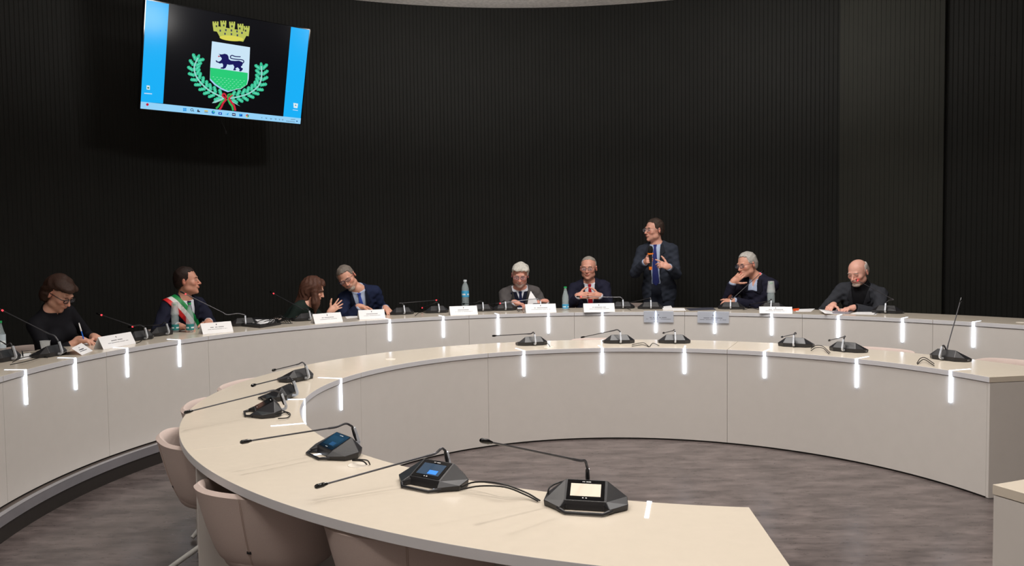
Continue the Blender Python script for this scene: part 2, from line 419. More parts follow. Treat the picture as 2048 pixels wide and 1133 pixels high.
# ------------------------------------------------------------------ conference units
def unit_base_mb():
    b = MB()
    V = [(-.132, -.028, .002), (-.075, -.082, .002), (-.060, -.056, .002), (.060, -.056, .002), (.075, -.082, .002), (.132, -.028, .002), (.128, .034, .002), (.080, .074, .002), (-.080, .074, .002), (-.128, .034, .002),
         # belt
         (-.134, -.028, .020), (-.078, -.084, .016), (-.058, -.054, .020), (.058, -.054, .020), (.078, -.084, .016), (.134, -.028, .020), (.130, .036, .026), (.084, .078, .030), (-.084, .078, .030), (-.130, .036, .026),
         # screen plate
         (-.066, -.052, .031), (.066, -.052, .031), (.066, .040, .074), (-.066, .040, .074)]
    F = [(0, 10, 11, 1), (1, 11, 12, 2), (2, 12, 13, 3), (3, 13, 14, 4), (4, 14, 15, 5), (5, 15, 16, 6), (6, 16, 17, 7), (7, 17, 18, 8), (8, 18, 19, 9), (9, 19, 10, 0),
         (20, 21, 22, 23), (12, 20, 21, 13)[::-1], (11, 10, 20), (11, 20, 12), (10, 19, 23, 20), (19, 18, 23), (18, 17, 22, 23), (17, 16, 22), (16, 15, 21, 22), (15, 14, 21), (14, 13, 21)]
    b.add(V, F); b.f.append((0, 1, 2, 3, 4, 5, 6, 7, 8, 9)); b.mi.append(0)
    return b
UB = unit_base_mb()
_s = nrm(np.array([0, .092, .043])); _n = nrm(np.cross(np.array([1., 0, 0]), _s)); MS = np.stack([np.array([1., 0, 0]), _s, _n], 1); SO = np.array([0, -.006, .0525])
def screen_prism(b, x0, x1, y0, y1, h0, h1): return b.prism([(x0, y0), (x1, y0), (x1, y1), (x0, y1)], h0, h1, MS, SO)
proto = {}
def mesh_of(key, fn):
    if key not in proto:
        o_ = fn(); proto[key] = o_.data; mods = [(m.type, m.width) for m in o_.modifiers]; proto[key+'_m'] = mods
        bpy.data.objects.remove(o_)
    o_ = bpy.data.objects.new(key.split('/')[0], proto[key]); COL.objects.link(o_)
    for t_, w_ in proto[key+'_m']:
        b_ = o_.modifiers.new('bevel', 'BEVEL'); b_.width = w_; b_.segments = 2; b_.limit_method = 'ANGLE'; b_.angle_limit = math.radians(25)
    return o_
def f_base(): return UB.build('base', m_blk, bevel=.0018)
def f_handle():
    b = MB().tube([(-.084, -.070, .009), (-.078, -.080, .009), (-.058, -.104, .007), (.058, -.104, .007), (.078, -.080, .009), (.084, -.070, .009)], [.007, .0065, .0055, .0055, .0065, .007], 8); return b.build('handle', m_blk, smooth=50)
def f_screen(): return screen_prism(MB(), -.060, .060, -.046, .046, 0, .0015).build('display', m_blk2)
def f_lcd(kind):
    def g():
        b = MB(); screen_prism(b, -.048, .048, -.031, .028, .0014, .0022)
        ms = {'white': [mat('lcd_painted_reflection', (222, 212, 196), .15, emit=.10)], 'blue': [mat('lcd_slate', (46, 62, 80), .12, emit=.6), mat('lcd_blue', (40, 110, 200), .2, emit=.9)],  # cream LCD: bright ceiling reflection put into its colour and faint glow
              'dim': [mat('lcd_dim', (18, 30, 40), .12, emit=.5), mat('lcd_dimblue', (30, 62, 96), .2, emit=.6)], 'off': [mat('lcd_off', (26, 28, 32), .10)]}[kind]
        if len(ms) > 1: b.cur = 1; screen_prism(b, -.004, .034, -.026, -.006, .0022, .0026)
        return b.build('lcd', ms)
    return g
def f_marks():
    b = MB()
    for x in (-.012, -.007, .000, .004, .008, .012): screen_prism(b, x, x+.003, .036, .0395, .0014, .0018)
    screen_prism(b, -.009, -.005, -.0405, -.037, .0014, .0018); screen_prism(b, .001, .006, -.0405, -.037, .0014, .0018)
    return b.build('printed_mark', mat('white_print', (225, 225, 225), .5))
def f_holder():
    b = MB(); pts = [(0, .070, .016), (0, .094, .016), (0, .104, .022), (0, .106, .034), (0, .094, .070), (0, .086, .094)]
    for i in range(len(pts)-1):
        p0, p1 = np.array(pts[i]), np.array(pts[i+1]); d = nrm(p1-p0); M = np.stack([np.array([1., 0, 0]), d, np.cross([1., 0, 0], d)], 1)
        b.box((p0+p1)/2, (.0062, np.linalg.norm(p1-p0)/2+.003, .0065), M)
    return b.build('silver_bracket', m_sil, bevel=.001, label='silver bent bracket')
def f_sock():
    return MB().tube([(0, .097, .040), (0, .088, .066), (0, .080, .094), (0, .078, .104)], [.0055, .0075, .0065, .004], 8).build('stem_socket', m_blk, smooth=50)
def f_port():
    b = MB()
    b.box((-.1325, .007, .012), (.0012, .011, .004))
    return b.build('port', mat('port_grey', (120, 122, 126), .4))
ROOTL = np.array([0, .078, .103])
def ray_plane(px, py, p0, n):
    d = ray(px, py); return ORG+d*((p0-ORG)@n)/(d@n)
def ray_sphere(px, py, c, L, sign):
    d = nrm(ray(px, py)); oc = ORG-c; b = oc@d; q = b*b-(oc@oc-L*L)
    t0 = -b if q < 0 else -b+sign*math.sqrt(q)
    return ORG+d*t0
def unit(px, py, z, az, elbow, tip, label, red=False, lcd='off', L=.44, sign=-1, cables=(), far=False, group=None, mid=None):
    """az: direction the screen (user side) looks"""
    p = at(px, py, z); rz = math.radians(az+90)
    if z == ZO and np.hypot(*(p[:2]-CEN)) > 4.27: p = cyl(4.27, phi(p), z)
    if z == ZI and np.hypot(*(p[:2]-CEN)) > 2.53: p = cyl(2.53, phi(p), z)
    E0 = empty('conference_microphone', (p[0], p[1], z), rz); tag(E0, label, 'microphone', group)
    base = None
    for key, fn, par in (('base', f_base, 0), ('handle', f_handle, 0), ('display', f_screen, 0), ('lcd/'+lcd, f_lcd(lcd), 2), ('printed_mark', f_marks, 2), ('silver_bracket', f_holder, 0), ('stem_socket', f_sock, 0), ('port', f_port, 1)):
        o_ = mesh_of(key, fn)
        if par == 0: o_.parent = E0
        elif par == 2: o_.parent = disp
        else: o_.parent = base
        if key == 'base': base = o_
        if key == 'display': disp = o_
    if 'silver' in 'silver': pass
    ca, sa = math.cos(rz), math.sin(rz); Rz = np.array([[ca, -sa, 0], [sa, ca, 0], [0, 0, 1]]); P0 = np.array([p[0], p[1], z])
    toL = lambda q: Rz.T@(np.array(q)-P0); root = P0+Rz@ROOTL
    T = ray_sphere(tip[0], tip[1], root, L, sign)
    T[2] = max(T[2], z+.03)
    h = nrm(np.array([T[0]-root[0], T[1]-root[1], 0])); pn = np.array([-h[1], h[0], 0])
    dr = nrm(ray(*elbow))
    if abs(dr@pn) > .22: El = ray_plane(elbow[0], elbow[1], root, pn)
    else:
        # view runs along the stem's plane: keep the elbow's height, drop it close above the socket
        D = np.linalg.norm(root-ORG); El = ORG+dr*D/1.0; El = root*.0+El
    dE = El-root
    if np.linalg.norm(dE) > L*.5: El = root+dE/np.linalg.norm(dE)*L*.5
    upv = np.array([0, 0, 1.]); e1 = root+(upv*.6*np.linalg.norm(El-root)); 
    pts = [root, root*.55+El*.45+(upv*.012+(-h)*.004), El]
    El2 = El+nrm(T-El)*.05
    path = bez([toL(q) for q in pts+[El2]], 6)+[toL(El2*(1-k)+T*k) for k in (.5, 1.)]
    r = .0040 if not far else .0046
    g = MB().tube(path, [r*1.15]*(len(path)-4)+[r*.85]*4, 7).build('gooseneck', m_neck, E0, smooth=50)
    d = nrm(toL(T)-toL(El2)); Tl = toL(T)
    if red:
        MB().tube([Tl-d*.002, Tl+d*.010], .0058, 10).build('light_ring', m_red, E0, label='glowing red ring')
        Tl = Tl+d*.010
    MB().tube([Tl, Tl+d*.008, Tl+d*.016, Tl+d*.040, Tl+d*.046], [.0045, .0060, .0082, .0082, .005], 10).build('microphone_head', m_blk2, E0, smooth=50)
    for c in cables:
        q = [toL(at(x, y, z+hh)) for x, y, hh in c]
        MB().tube(bez(q, 5), .0028, 6).build('cable', m_cab, E0, smooth=60)
    return E0
def radial(px, py, z): return phi(at(px, py, z))
U = unit
# inner ring, near side first
U(1172, 1012, ZI, -104, (1160, 922), (984, 886), 'nearest black conference microphone with a ceiling reflection painted cream on its display', lcd='white', L=.42,
  cables=[[(1096, 1000, .012), (1100, 975, .05), (1135, 962, .055), (1160, 972, .02)], ])
U(866, 968, ZI, -126, (870, 908), (655, 968), 'black conference microphone with lit blue display, left of the nearest one', lcd='blue', L=.46,
  cables=[[(922, 975, .012), (950, 965, .03), (1000, 968, .045), (1050, 985, .02), (1080, 1002, .006)], [(922, 980, .012), (960, 973, .03), (1010, 975, .04), (1050, 990, .015), (1076, 1003, .006)]])
U(672, 908, ZI, -146, (672, 855), (503, 882), 'black conference microphone with dim display, cable running into a grommet beside it', lcd='dim', L=.46,
  cables=[[(705, 920, .012), (722, 920, .025), (735, 922, .02), (740, 930, .002)], [(705, 922, .01), (725, 923, .018), (734, 930, .002)]])
U(531, 828, ZI, -164, (530, 786), (386, 822), 'black conference microphone angled left with the longest stem, front one of the close pair', L=.50,
  cables=[[(556, 838, .01), (575, 836, .008), (580, 828, .005), (565, 822, .01)], [(556, 832, .01), (570, 825, .01), (578, 830, .004)]])
U(560, 796, ZI, 168, (565, 757), (512, 770), 'black conference microphone angled left, rear one of the close pair on the inner desk', L=.42, sign=-1)
U(592, 760, ZI, 150, (597, 729), (552, 740), 'black conference microphone turned away, farthest of the three at the left bend', L=.42)
U(1063, 690, ZI, 102, (1062, 668), (993, 672), 'black conference microphone on the far inner desk, leftmost of that row', L=.40, sign=1, far=True,
  cables=[[(1090, 688, .012), (1096, 688, .012), (1100, 694, .003)]])
U(1237, 686, ZI, 88, (1226, 662), (1170, 674), 'black conference microphone on the far inner desk with its stem sloping left', L=.38, sign=1, far=True,
  cables=[[(1264, 690, .012), (1285, 686, .02), (1292, 689, .012), (1298, 694, .003)], [(1264, 693, .008), (1285, 690, .012), (1297, 694, .003)]])
U(1348, 686, ZI, 80, (1346, 662), (1329, 666), 'black conference microphone on the far inner desk with a short foreshortened stem', L=.30, sign=1, far=True,
  cables=[[(1318, 692, .01), (1306, 687, .012), (1299, 694, .003)]])
U(1592, 693, ZI, 56, (1592, 668), (1566, 674), 'black conference microphone on the far inner desk, left one of the right-hand pair', L=.32, sign=1, far=True,
  cables=[[(1622, 698, .012), (1630, 692, .03), (1645, 693, .03), (1660, 706, .01)], [(1622, 702, .008), (1632, 696, .025), (1646, 697, .022), (1658, 708, .008)]])
U(1697, 703, ZI, 40, (1690, 674), (1661, 681), 'black conference microphone on the far inner desk, right one of the right-hand pair', L=.32, sign=1, far=True)
U(1901, 720, ZI, 22, (1893, 700), (1920, 606), 'black conference microphone with its stem standing straight up at the right', L=.40, sign=1, far=True,
  cables=[[(1868, 728, .012), (1850, 716, .03), (1840, 718, .02), (1834, 727, .003)], [(1868, 732, .008), (1850, 720, .022), (1842, 722, .014), (1835, 729, .003)]])
# outer ring
U(4, 722, ZO, 168, (14, 690), (-60, 650), 'black conference microphone half cut off by the left edge', L=.44, sign=1,
  cables=[[(25, 725, .01), (45, 716, .02), (75, 712, .01), (95, 716, .005)], [(20, 730, .01), (50, 724, .015), (80, 716, .01)]])
U(98, 712, ZO, 165, (98, 668), (6, 622), 'black conference microphone in front of the woman writing at far left', red=True, L=.46, sign=1)
U(276, 680, ZO, 150, (266, 652), (204, 631), 'black conference microphone mostly hidden behind the second nameplate from the left', red=True, L=.40, sign=1)
U(318, 671, ZO, 156, (322, 650), (266, 654), 'black conference microphone left of the man with the sash', red=True, L=.38, sign=1,
  cables=[[(298, 673, .01), (288, 677, .015), (280, 684, .006), (272, 687, .004)]])
U(461, 649, ZO, 112, (455, 630), (372, 589), 'black conference microphone whose stem rises in front of the man with the sash', red=True, L=.54, sign=-1)
U(598, 640, ZO, 134, (606, 619), (548, 588), 'black conference microphone in front of the woman with long hair', red=True, L=.46, sign=1)
U(797, 628, ZO, 112, (799, 607), (872, 601), 'black conference microphone with stem leaning right beside the man with the blue tie', red=True, L=.42, sign=1)
U(869, 625, ZO, 108, (868, 607), (845, 616), 'black conference microphone with short stem pointing down left, left of the big water bottle card', red=True, L=.33, sign=1,
  cables=[[(845, 627, .01), (838, 626, .02), (830, 632, .004)]])
U(958, 621, ZO, 98, (952, 606), (930, 608), 'black conference microphone partly hidden by the card below the big plastic bottle', L=.33, sign=1)
U(1008, 621, ZO, 96, (1006, 604), (976, 610), 'black conference microphone in front of the bearded man in grey', red=True, L=.36, sign=1,
  cables=[[(1034, 622, .006), (1042, 620, .02), (1048, 626, .004)], [(1036, 624, .006), (1046, 618, .02), (1052, 621, .01)]])
U(1078, 620, ZO, 94, (1064, 599), (1001, 607), 'black conference microphone behind the card of the bearded man', red=True, L=.42, sign=1)
U(1243, 616, ZO, 84, (1233, 595), (1163, 594), 'black conference microphone in front of the man with the red tie', red=True, L=.44, sign=1,
  cables=[[(1222, 606, .03), (1232, 601, .04), (1250, 615, .02), (1262, 621, .003)]])
U(1301, 618, ZO, 78, (1298, 597), (1258, 606), 'black conference microphone in front of the standing man', L=.38, sign=1)
U(1464, 617, ZO, 66, (1463, 600), (1520, 548), 'black conference microphone whose stem crosses the man with hand on chin', red=True, L=.46, sign=1,
  cables=[[(1486, 617, .01), (1500, 614, .02), (1512, 618, .01), (1530, 619, .004)], [(1486, 620, .008), (1502, 617, .015), (1520, 620, .004)]])
U(1550, 617, ZO, 60, (1540, 602), (1500, 612), 'black conference microphone behind the card under the capped glass bottle', L=.42, sign=1)
U(1786, 624, ZO, 50, (1787, 600), (1716, 562), 'black conference microphone whose stem reaches the bald man', red=True, L=.46, sign=1,
  cables=[[(1762, 625, .01), (1755, 626, .01), (1748, 629, .003)]])

# ------------------------------------------------------------------ name cards
def card(x0, y0, x1, y1, label, H=.098, dep=.085, z=ZO, open_=1.0, nm=.42, ti=.62):
    a, b_ = at(x0, y0, z), at(x1, y1, z); c = (a+b_)/2; t_ = nrm(b_-a); W = np.linalg.norm(b_-a)
    rz = math.atan2(t_[1], t_[0]); E0 = empty('name_card', (c[0], c[1], z+.0006), rz); tag(E0, label, 'name card', 'folded name cards')
    d2 = dep/2; h = math.sqrt(max(H*H-d2*d2, .0004)); ang = math.atan2(h, d2); w_ = W/2; th = .0006
    def face(nm_, sgn):
        M = np.array([[1, 0, 0], [0, math.cos(ang), -math.sin(ang)], [0, math.sin(ang), math.cos(ang)]]) if sgn > 0 else np.array([[-1, 0, 0], [0, -math.cos(ang), math.sin(ang)], [0, math.sin(ang), math.cos(ang)]])
        o_ = np.array([0, 0 if sgn > 0 else dep, 0]); return M, o_
    b = MB()
    for sgn in (1, -1):
        M, o_ = face('', sgn); b.prism([(-w_, 0), (w_, 0), (w_, H), (-w_, H)], -th, 0, M, o_)
    b.build('folded_card', m_paper, E0)
    M, o_ = face('', 1); t2 = MB(); rnd = random.Random(int(x0))
    def row(y, hgt, width, cw):
        x = -width/2
        while x < width/2:
            if rnd.random() > .13:
                t2.prism([(x, y), (x+cw*.7, y), (x+cw*.7, y+hgt), (x, y+hgt)], 0.0001, .0004, M, o_)
            x += cw
    row(H*.52, .0065, W*nm, .0072); row(H*.36, .0036, W*ti, .0045)
    t2.prism([(-.004, H*.76), (0, H*.72), (.004, H*.76), (.004, H*.86), (-.004, H*.86)], .0001, .0004, M, o_)
    t2.build('printed_text', m_ink, E0)
    return E0
card(207, 700, 272, 687.5, 'white name card with bright side between the woman writing and the man with the sash', nm=.36)
card(406, 669.5, 467, 664, 'white name card in front of the man with the sash, below two small bottles')
card(630, 648.5, 686, 644, 'white name card in front of the woman with long hair')
card(719, 640, 771, 637.5, 'white name card in front of the man with the blue tie')
card(901, 631.5, 956, 629.5, 'white name card in front of the big plastic water bottle')
card(1052, 627, 1113, 625.5, 'white name card in front of the bearded man in grey jacket')
card(1168, 625.5, 1230, 624.5, 'white name card in front of the man with the red tie')
card(1519, 627.3, 1585, 627.8, 'white name card below the bottle beside the man with hand on chin', H=.075)
# a half-collapsed card lying near the woman
q0, q1 = at(160, 711, ZO), at(187, 703, ZO)
def loose_card():
    P = [at(118, 713, ZO+.001), at(157, 716, ZO+.001), at(152, 706, ZO+.001)]
    b = MB()
    A = at(118, 712, ZO+.001); B = at(150, 718, ZO+.001); Cc = at(187, 703, ZO+.004); D = at(162, 711, ZO+.001)
    r0 = at(140, 697.5, ZO+.045); r1 = at(163, 687, ZO+.05)
    b.add([A, D, r1, r0], [(0, 1, 2, 3)]); b.add([r0, r1, Cc, D+np.array([.02, -.05, .002])], [(0, 1, 2, 3)])
    o_ = b.build('name_card', m_paper, origin=A); so = o_.modifiers.new('s', 'SOLIDIFY'); so.thickness = .0008
    return o_
def tented(apexL, apexR, footL, footR, backL, backR, label, zf=ZO+.0015, za=.06):
    b = MB(); aL, aR = at(*apexL, ZO+za), at(*apexR, ZO+za); fL, fR = at(*footL, zf), at(*footR, zf); kL, kR = at(*backL, zf), at(*backR, zf)
    E0 = empty('name_card', tuple(fL)); tag(E0, label, 'name card', 'folded name cards')
    b.add([fL-fL, fR-fL, aR-fL, aL-fL, kL-fL, kR-fL], [(0, 1, 2, 3), (3, 2, 5, 4)])
    o_ = b.build('folded_card', m_paper, E0); so = o_.modifiers.new('s', 'SOLIDIFY'); so.thickness = .0008
    n = nrm(np.cross(fR-fL, aL-fL)); n = n if n[1] < 0 else -n; t2 = MB(); X, Y = fR-fL, aL-fL
    for (u0, u1, v0, v1) in ((.3, .7, .55, .62), (.2, .8, .38, .42), (.47, .53, .78, .86)):
        t2.add([X*u0+Y*v0+n*.0015, X*u1+Y*v0+n*.0015, X*u1+Y*v1+n*.0015, X*u0+Y*v1+n*.0015], [(0, 1, 2, 3)])
    t2.build('printed_text', m_ink, E0)
tented((143, 697), (163, 686.5), (164, 711), (186, 702), (118, 712), (128, 706), 'half-collapsed white card in front of the woman writing', za=.048)
# two cards folded over the desk edge
for xa, xb, lab in ((1287.5, 1347, 'grey-lit card hanging over the desk edge below the standing man'), (1395, 1458, 'grey-lit card hanging over the desk edge left of the man with hand on chin')):
    f0, f1 = phi(atR(xa, 630, R3)), phi(atR(xb, 630, R3)); c = cyl(R3, (f0+f1)/2, ZO); E0 = empty('name_card', tuple(c)); tag(E0, lab, 'name card', 'folded name cards')
    b = MB(); b.sector(R3-.0075, R3-.0065, ZO-.105, ZO+.003, f0, f1, 1); b.sector(R3-.0075, R3+.09, ZO+.002, ZO+.003, f0, f1, 1)
    b.v = [tuple(np.array(v)-c) for v in b.v]; b.build('folded_card', mat('card_shade_grey', (205, 210, 222), .6, alpha=.62), E0)  # shade on the hanging paper is put into its grey-blue colour
    t2 = MB(); dz = f0-f1
    for y, h_, w_ in ((.052, .007, .30), (.070, .004, .42)):
        n_ = 22
        for k in range(n_):
            if random.random() < .15: continue
            fa = (f0+f1)/2+dz*w_*(1-2*k/n_); fb = fa-dz*w_*1.3/n_
            t2.sector(R3-.0083, R3-.0075, ZO-y-h_, ZO-y, fa, fb, 5)
    t2.sector(R3-.0083, R3-.0075, ZO-.036, ZO-.024, (f0+f1)/2-.05, (f0+f1)/2+.05, 1)
    t2.v = [tuple(np.array(v)-c) for v in t2.v]; t2.build('printed_text', m_ink, E0)

# ------------------------------------------------------------------ bottles, cups, papers
def glassmat(name, rgb, rough=.04): return mat(name, rgb, rough, trans=1.0, ior=1.2)
m_glass = mat('clear_bottle', (215, 232, 236), .05, alpha=.30, spec=1.0); m_cup = mat('clear_cup', (225, 230, 232), .12, alpha=.28, spec=.9)
m_water = m_glass
def bottle(px, py, hgt, rad, label, kind='glass', cap=True, cup=False, labc=(30, 120, 120), lz=(.10, .30), z=ZO):
    p = at(px, py, z); E0 = empty('water_bottle', (p[0], p[1], z)); tag(E0, label, 'bottle')
    r, h = rad, hgt
    if kind == 'glass': pr = [(0, .003), (r*.8, .0), (r, .006), (r, .52*h), (r*.93, .60*h), (r*.62, .76*h), (r*.42, .88*h), (r*.38, .93*h), (r*.42, .935*h), (r*.42, .95*h), (0, .951*h)]
    else:
        pr = [(0, .003), (r*.85, .0), (r, .01)]
        for k in range(9): zz = .05+.055*k; pr += [(r, zz*h), (r*.93, (zz+.02)*h), (r, (zz+.04)*h)]
        pr += [(r*1.0, .60*h), (r*.96, .72*h), (r*.75, .82*h), (r*.42, .90*h), (r*.38, .94*h), (0, .941*h)]
    MB().lathe(pr, 24).build('bottle_body', m_glass, E0, smooth=60)
    MB().lathe([(r*1.012, lz[0]*h), (r*1.02, lz[0]*h), (r*1.02, lz[1]*h), (r*1.012, lz[1]*h)], 24).build('paper_label', mat('label_%d_%d' % (labc[0], labc[1]), labc, .5), E0, smooth=60)
    b = MB()
    b.lathe([(r*1.024, lz[0]*h+.3*(lz[1]-lz[0])*h), (r*1.03, lz[0]*h+.3*(lz[1]-lz[0])*h), (r*1.03, lz[0]*h+.55*(lz[1]-lz[0])*h), (r*1.024, lz[0]*h+.55*(lz[1]-lz[0])*h)], 24); b.f = [f for i, f in enumerate(b.f) if (i//2) % 3 != 0]; b.mi = [0]*len(b.f)
    b.build('label_print', mat('label_white', (225, 235, 238), .5), E0)
    if cap: MB().lathe([(0, .94*h), (r*.46, .94*h), (r*.47, h*.995), (r*.38, h), (0, h)], 18).build('cap', m_green if kind == 'glass' else mat('white_cap', (220, 228, 235), .4), E0, smooth=40)
    if cup:
        q = empty('plastic_cup', (p[0], p[1], z+h*.62)); tag(q, 'clear upturned cup on the '+cup, 'cup')
        c0 = MB().lathe([(r*1.08, 0), (r*1.18, 0), (r*1.18, .008), (r*1.08, .010), (r*.78, .40*h+.006), (0, .40*h+.006), (0, .40*h+.008), (r*.80, .40*h+.008), (r*1.10, .010)], 22)
        c0.build('cup_wall', m_cup, q, smooth=50)
    return E0
bottle(351, 665, .245, .031, 'small glass water bottle under an upturned cup by the man with the sash', cup='left bottle by the man with the sash', labc=(40, 130, 130), lz=(.08, .28))
bottle(380.5, 665, .253, .033, 'small green-capped water bottle, right of the cupped one by the man with the sash', labc=(40, 130, 130), lz=(.08, .28))
bottle(1131, 621, .25, .034, 'green-capped glass water bottle between the bearded man and the man with the red tie', labc=(70, 160, 205), lz=(.08, .26))
bottle(1542, 619, .275, .037, 'glass water bottle under an upturned cup right of the man with hand on chin', cup='bottle right of the man with hand on chin', labc=(150, 190, 220), lz=(.05, .12))
bottle(931, 619, .325, .041, 'large ribbed plastic water bottle with light blue label', kind='pet', labc=(70, 170, 220), lz=(.42, .63))
bottle(2, 710, .235, .034, 'water bottle cut off by the left edge of the picture', labc=(190, 205, 215), lz=(.2, .6), z=ZO)
def cup(px, py, label, h=.075, r=.036, z=ZO):
    p = at(px, py, z); E0 = empty('plastic_cup', (p[0], p[1], z)); tag(E0, label, 'cup')
    MB().lathe([(0, 0), (r*.72, 0), (r*.97, h*.95), (r*1.06, h*.96), (r*1.06, h), (r*.95, h), (r*.69, .002), (0, .002)], 22).build('cup_wall', m_cup, E0, smooth=40)
cup(91, 703, 'clear plastic cup beside the microphone of the woman writing')
cup(413, 656, 'clear plastic cup with only its rim above the card of the man with the sash', h=.06)
cup(660, 640, 'clear plastic cup between the gesturing hand and the card of the woman with long hair', h=.07)

def sheet(pts, label, cat='paper', m=None, th=.0012, z=ZO, name='paper_sheet', lift=.0, n=None, group=None):
    P = [at(x, y, z+lift) for x, y in pts]; c = np.mean(P, 0); b = MB()
    b.prism([(q[0]-c[0], q[1]-c[1]) for q in P], 0, th)
    o_ = b.build(name, m or m_paper); o_.location = (c[0], c[1], z+lift+.0004); tag(o_, label, cat, group); return o_
sheet([(160, 688), (196, 680), (215, 685), (176, 692)], 'white sheet under the hands of the woman writing')
sheet([(30, 712), (60, 706), (68, 716), (38, 721)], 'white sheet under the spectacles at the far left')
sheet([(1324, 616), (1342, 614), (1346, 621), (1326, 622)], 'small stack of white papers right of the standing man microphone', th=.012)
sheet([(1345, 617), (1368, 617), (1372, 622), (1346, 622)], 'white sheet on the desk below the standing man')
sheet([(1370, 617), (1425, 615.5), (1432, 620), (1380, 622)], 'dark leaflet lying between the two hanging cards', m=mat('dark_leaflet', (70, 72, 84), .4))
sheet([(1590, 619), (1630, 618), (1622, 624), (1592, 624)], 'white sheet beside the orange folder')
sheet([(1586, 619), (1599, 618), (1597, 622), (1587, 622.5)], 'bright orange folder corner behind the card', cat='folder', m=mat('orange_card', (235, 90, 40), .5), th=.006, name='folder')
sheet([(1668, 622), (1712, 622), (1698, 628), (1655, 629)], 'dark-edged folder of papers in front of the bald man', th=.006, m=mat('folder_grey', (150, 148, 160), .4), cat='folder', name='folder')
sheet([(1716, 624), (1757, 625), (1752, 630.5), (1700, 629)], 'white sheet between the bald man folder and his microphone')
# curled paper stack left of the bald man
def curl(pts_, zs, label):
    P = [at(x, y, ZO+z_) for (x, y), z_ in zip(pts_, zs)]; b = MB(); n_ = len(P)//2
    c = np.array(P[0]); b.add([q-c for q in P], [(i, i+1, n_+i+1, n_+i) for i in range(n_-1)])
    o_ = b.build('paper_sheet', m_paper, smooth=60); o_.location = c; so = o_.modifiers.new('s', 'SOLIDIFY'); so.thickness = .003; so.offset = 1; tag(o_, label, 'paper')
curl([(1638, 619), (1648, 620), (1662, 622), (1684, 623), (1650, 627), (1658, 628), (1668, 628.5), (1690, 628)], [.035, .022, .008, .002, .02, .01, .004, .002], 'curled stack of white pages left of the bald man')
# raised page held by the bearded man
def held():
    b = MB(); Rr = 4.30
    P = [atR(1055, 609, Rr), atR(1057, 596, Rr), atR(1061, 583, Rr+.02), atR(1076, 609.5, Rr-.03), atR(1073, 599, Rr-.02), atR(1062, 583, Rr+.02)]
    c = P[0]; b.add([q-c for q in P], [(0, 3, 4, 1), (1, 4, 5, 2)]); o_ = b.build('paper_sheet', m_paper); o_.location = c
    so = o_.modifiers.new('s', 'SOLIDIFY'); so.thickness = .001; tag(o_, 'white page lifted upright by the bearded man in grey', 'paper')
held()
sheet([(1032, 612), (1062, 611), (1066, 618), (1036, 620)], 'white sheet under the hand of the bearded man')
sheet([(690, 634), (712, 632), (718, 635), (694, 638)], 'white sheet between the cards of the pair talking')
# open laptop-like folder with papers and cable tangle by the long haired woman
sheet([(470, 652), (510, 640), (556, 643), (562, 650), (520, 657)], 'closed black laptop under white papers left of the woman with long hair', cat='laptop', m=m_blk, th=.022, name='laptop')
sheet([(495, 646), (512, 640.5), (548, 640), (553, 645), (520, 649)], 'white papers lying on the black laptop', th=.004, lift=.0235)
b = MB(); rnd = random.Random(5)
for k in range(9):
    xs = [rnd.uniform(500, 520), rnd.uniform(520, 540), rnd.uniform(535, 560), rnd.uniform(555, 580), rnd.uniform(575, 590)]
    b.tube(bez([at(x, 656-(x-500)*.10+rnd.uniform(-7, 1), ZO)+np.array([0, 0, .006+rnd.random()*.03]) for x in xs], 5), .0035, 6)
for k in range(3):
    b.tube(bez([at(535+k*6, 648, ZO+.03), at(548+k*5, 636-k*2, ZO+.07), at(560+k*4, 634, ZO+.06), at(572+k*5, 646, ZO+.01)], 6), .003, 6)
o = b.build('cable_bundle', m_cab, origin=at(545, 652, ZO), smooth=60); tag(o, 'tangled bundle of black cables beside the black laptop', 'cable', kind='stuff')
# spectacles on the desk at left
def specs_mesh(sc=1.0):
    b = MB()
    for s_ in (-1, 1):
        pts = [(s_*(.033+.024*math.cos(a)), 0, .018*math.sin(a)) for a in np.linspace(0, 2*math.pi, 17)]
        b.tube(pts, .0018, 6, cap=False)
        b.tube([(s_*.057, 0, .008), (s_*.068, .01, .009), (s_*.072, .09, .004), (s_*.070, .115, -.012)], .0016, 6)
    b.tube([(-.010, 0, .004), (0, -.002, .008), (.010, 0, .004)], .0018, 6)
    return b
p = at(45, 708, ZO+.02); o = specs_mesh().build('spectacles', m_blk2, smooth=60); o.location = p; o.rotation_euler = (.05, 0, math.radians(-60)); tag(o, 'black spectacles lying on a sheet at the far left', 'glasses')

# ------------------------------------------------------------------ television
TVW, TVH = 1.70, .956
def fit_tv():
    T = np.array([(292.5, 0), (618.8, 58), (599.8, 248.3), (281, 218.7)], float)
    def pj(P):
        d = np.asarray(P)-ORG; z_ = d@fw; return np.stack([1024+PPX+FPX*(d@rt)/z_, 566.5+PPY-FPX*(d@up)/z_], -1)
    def fr(p):
        x, y, z, yaw, til = p; r = np.array([math.cos(yaw), math.sin(yaw), 0]); n0 = np.array([math.sin(yaw), -math.cos(yaw), 0])
        u = math.cos(til)*np.array([0, 0, 1])-math.sin(til)*n0; return np.array([x, y, z]), r, u
    def R(p):
        c, r, u = fr(p); return (pj([c-TVW/2*r+TVH/2*u, c+TVW/2*r+TVH/2*u, c+TVW/2*r-TVH/2*u, c-TVW/2*r-TVH/2*u])-T).ravel()
    p = np.array([-2., 8.1, 3.3, .725, -.23]); l = 1; r = R(p)
    for _ in range(60):
        J = np.stack([(R(p+e)-r)/1e-6 for e in np.eye(5)*1e-6], 1); A = J.T@J
        s_ = np.linalg.solve(A+l*np.diag(np.diag(A)), -J.T@r); rn = R(p+s_)
        if rn@rn < r@r: p = p+s_; r = rn; l *= .4
        else: l *= 4
    return fr(p)
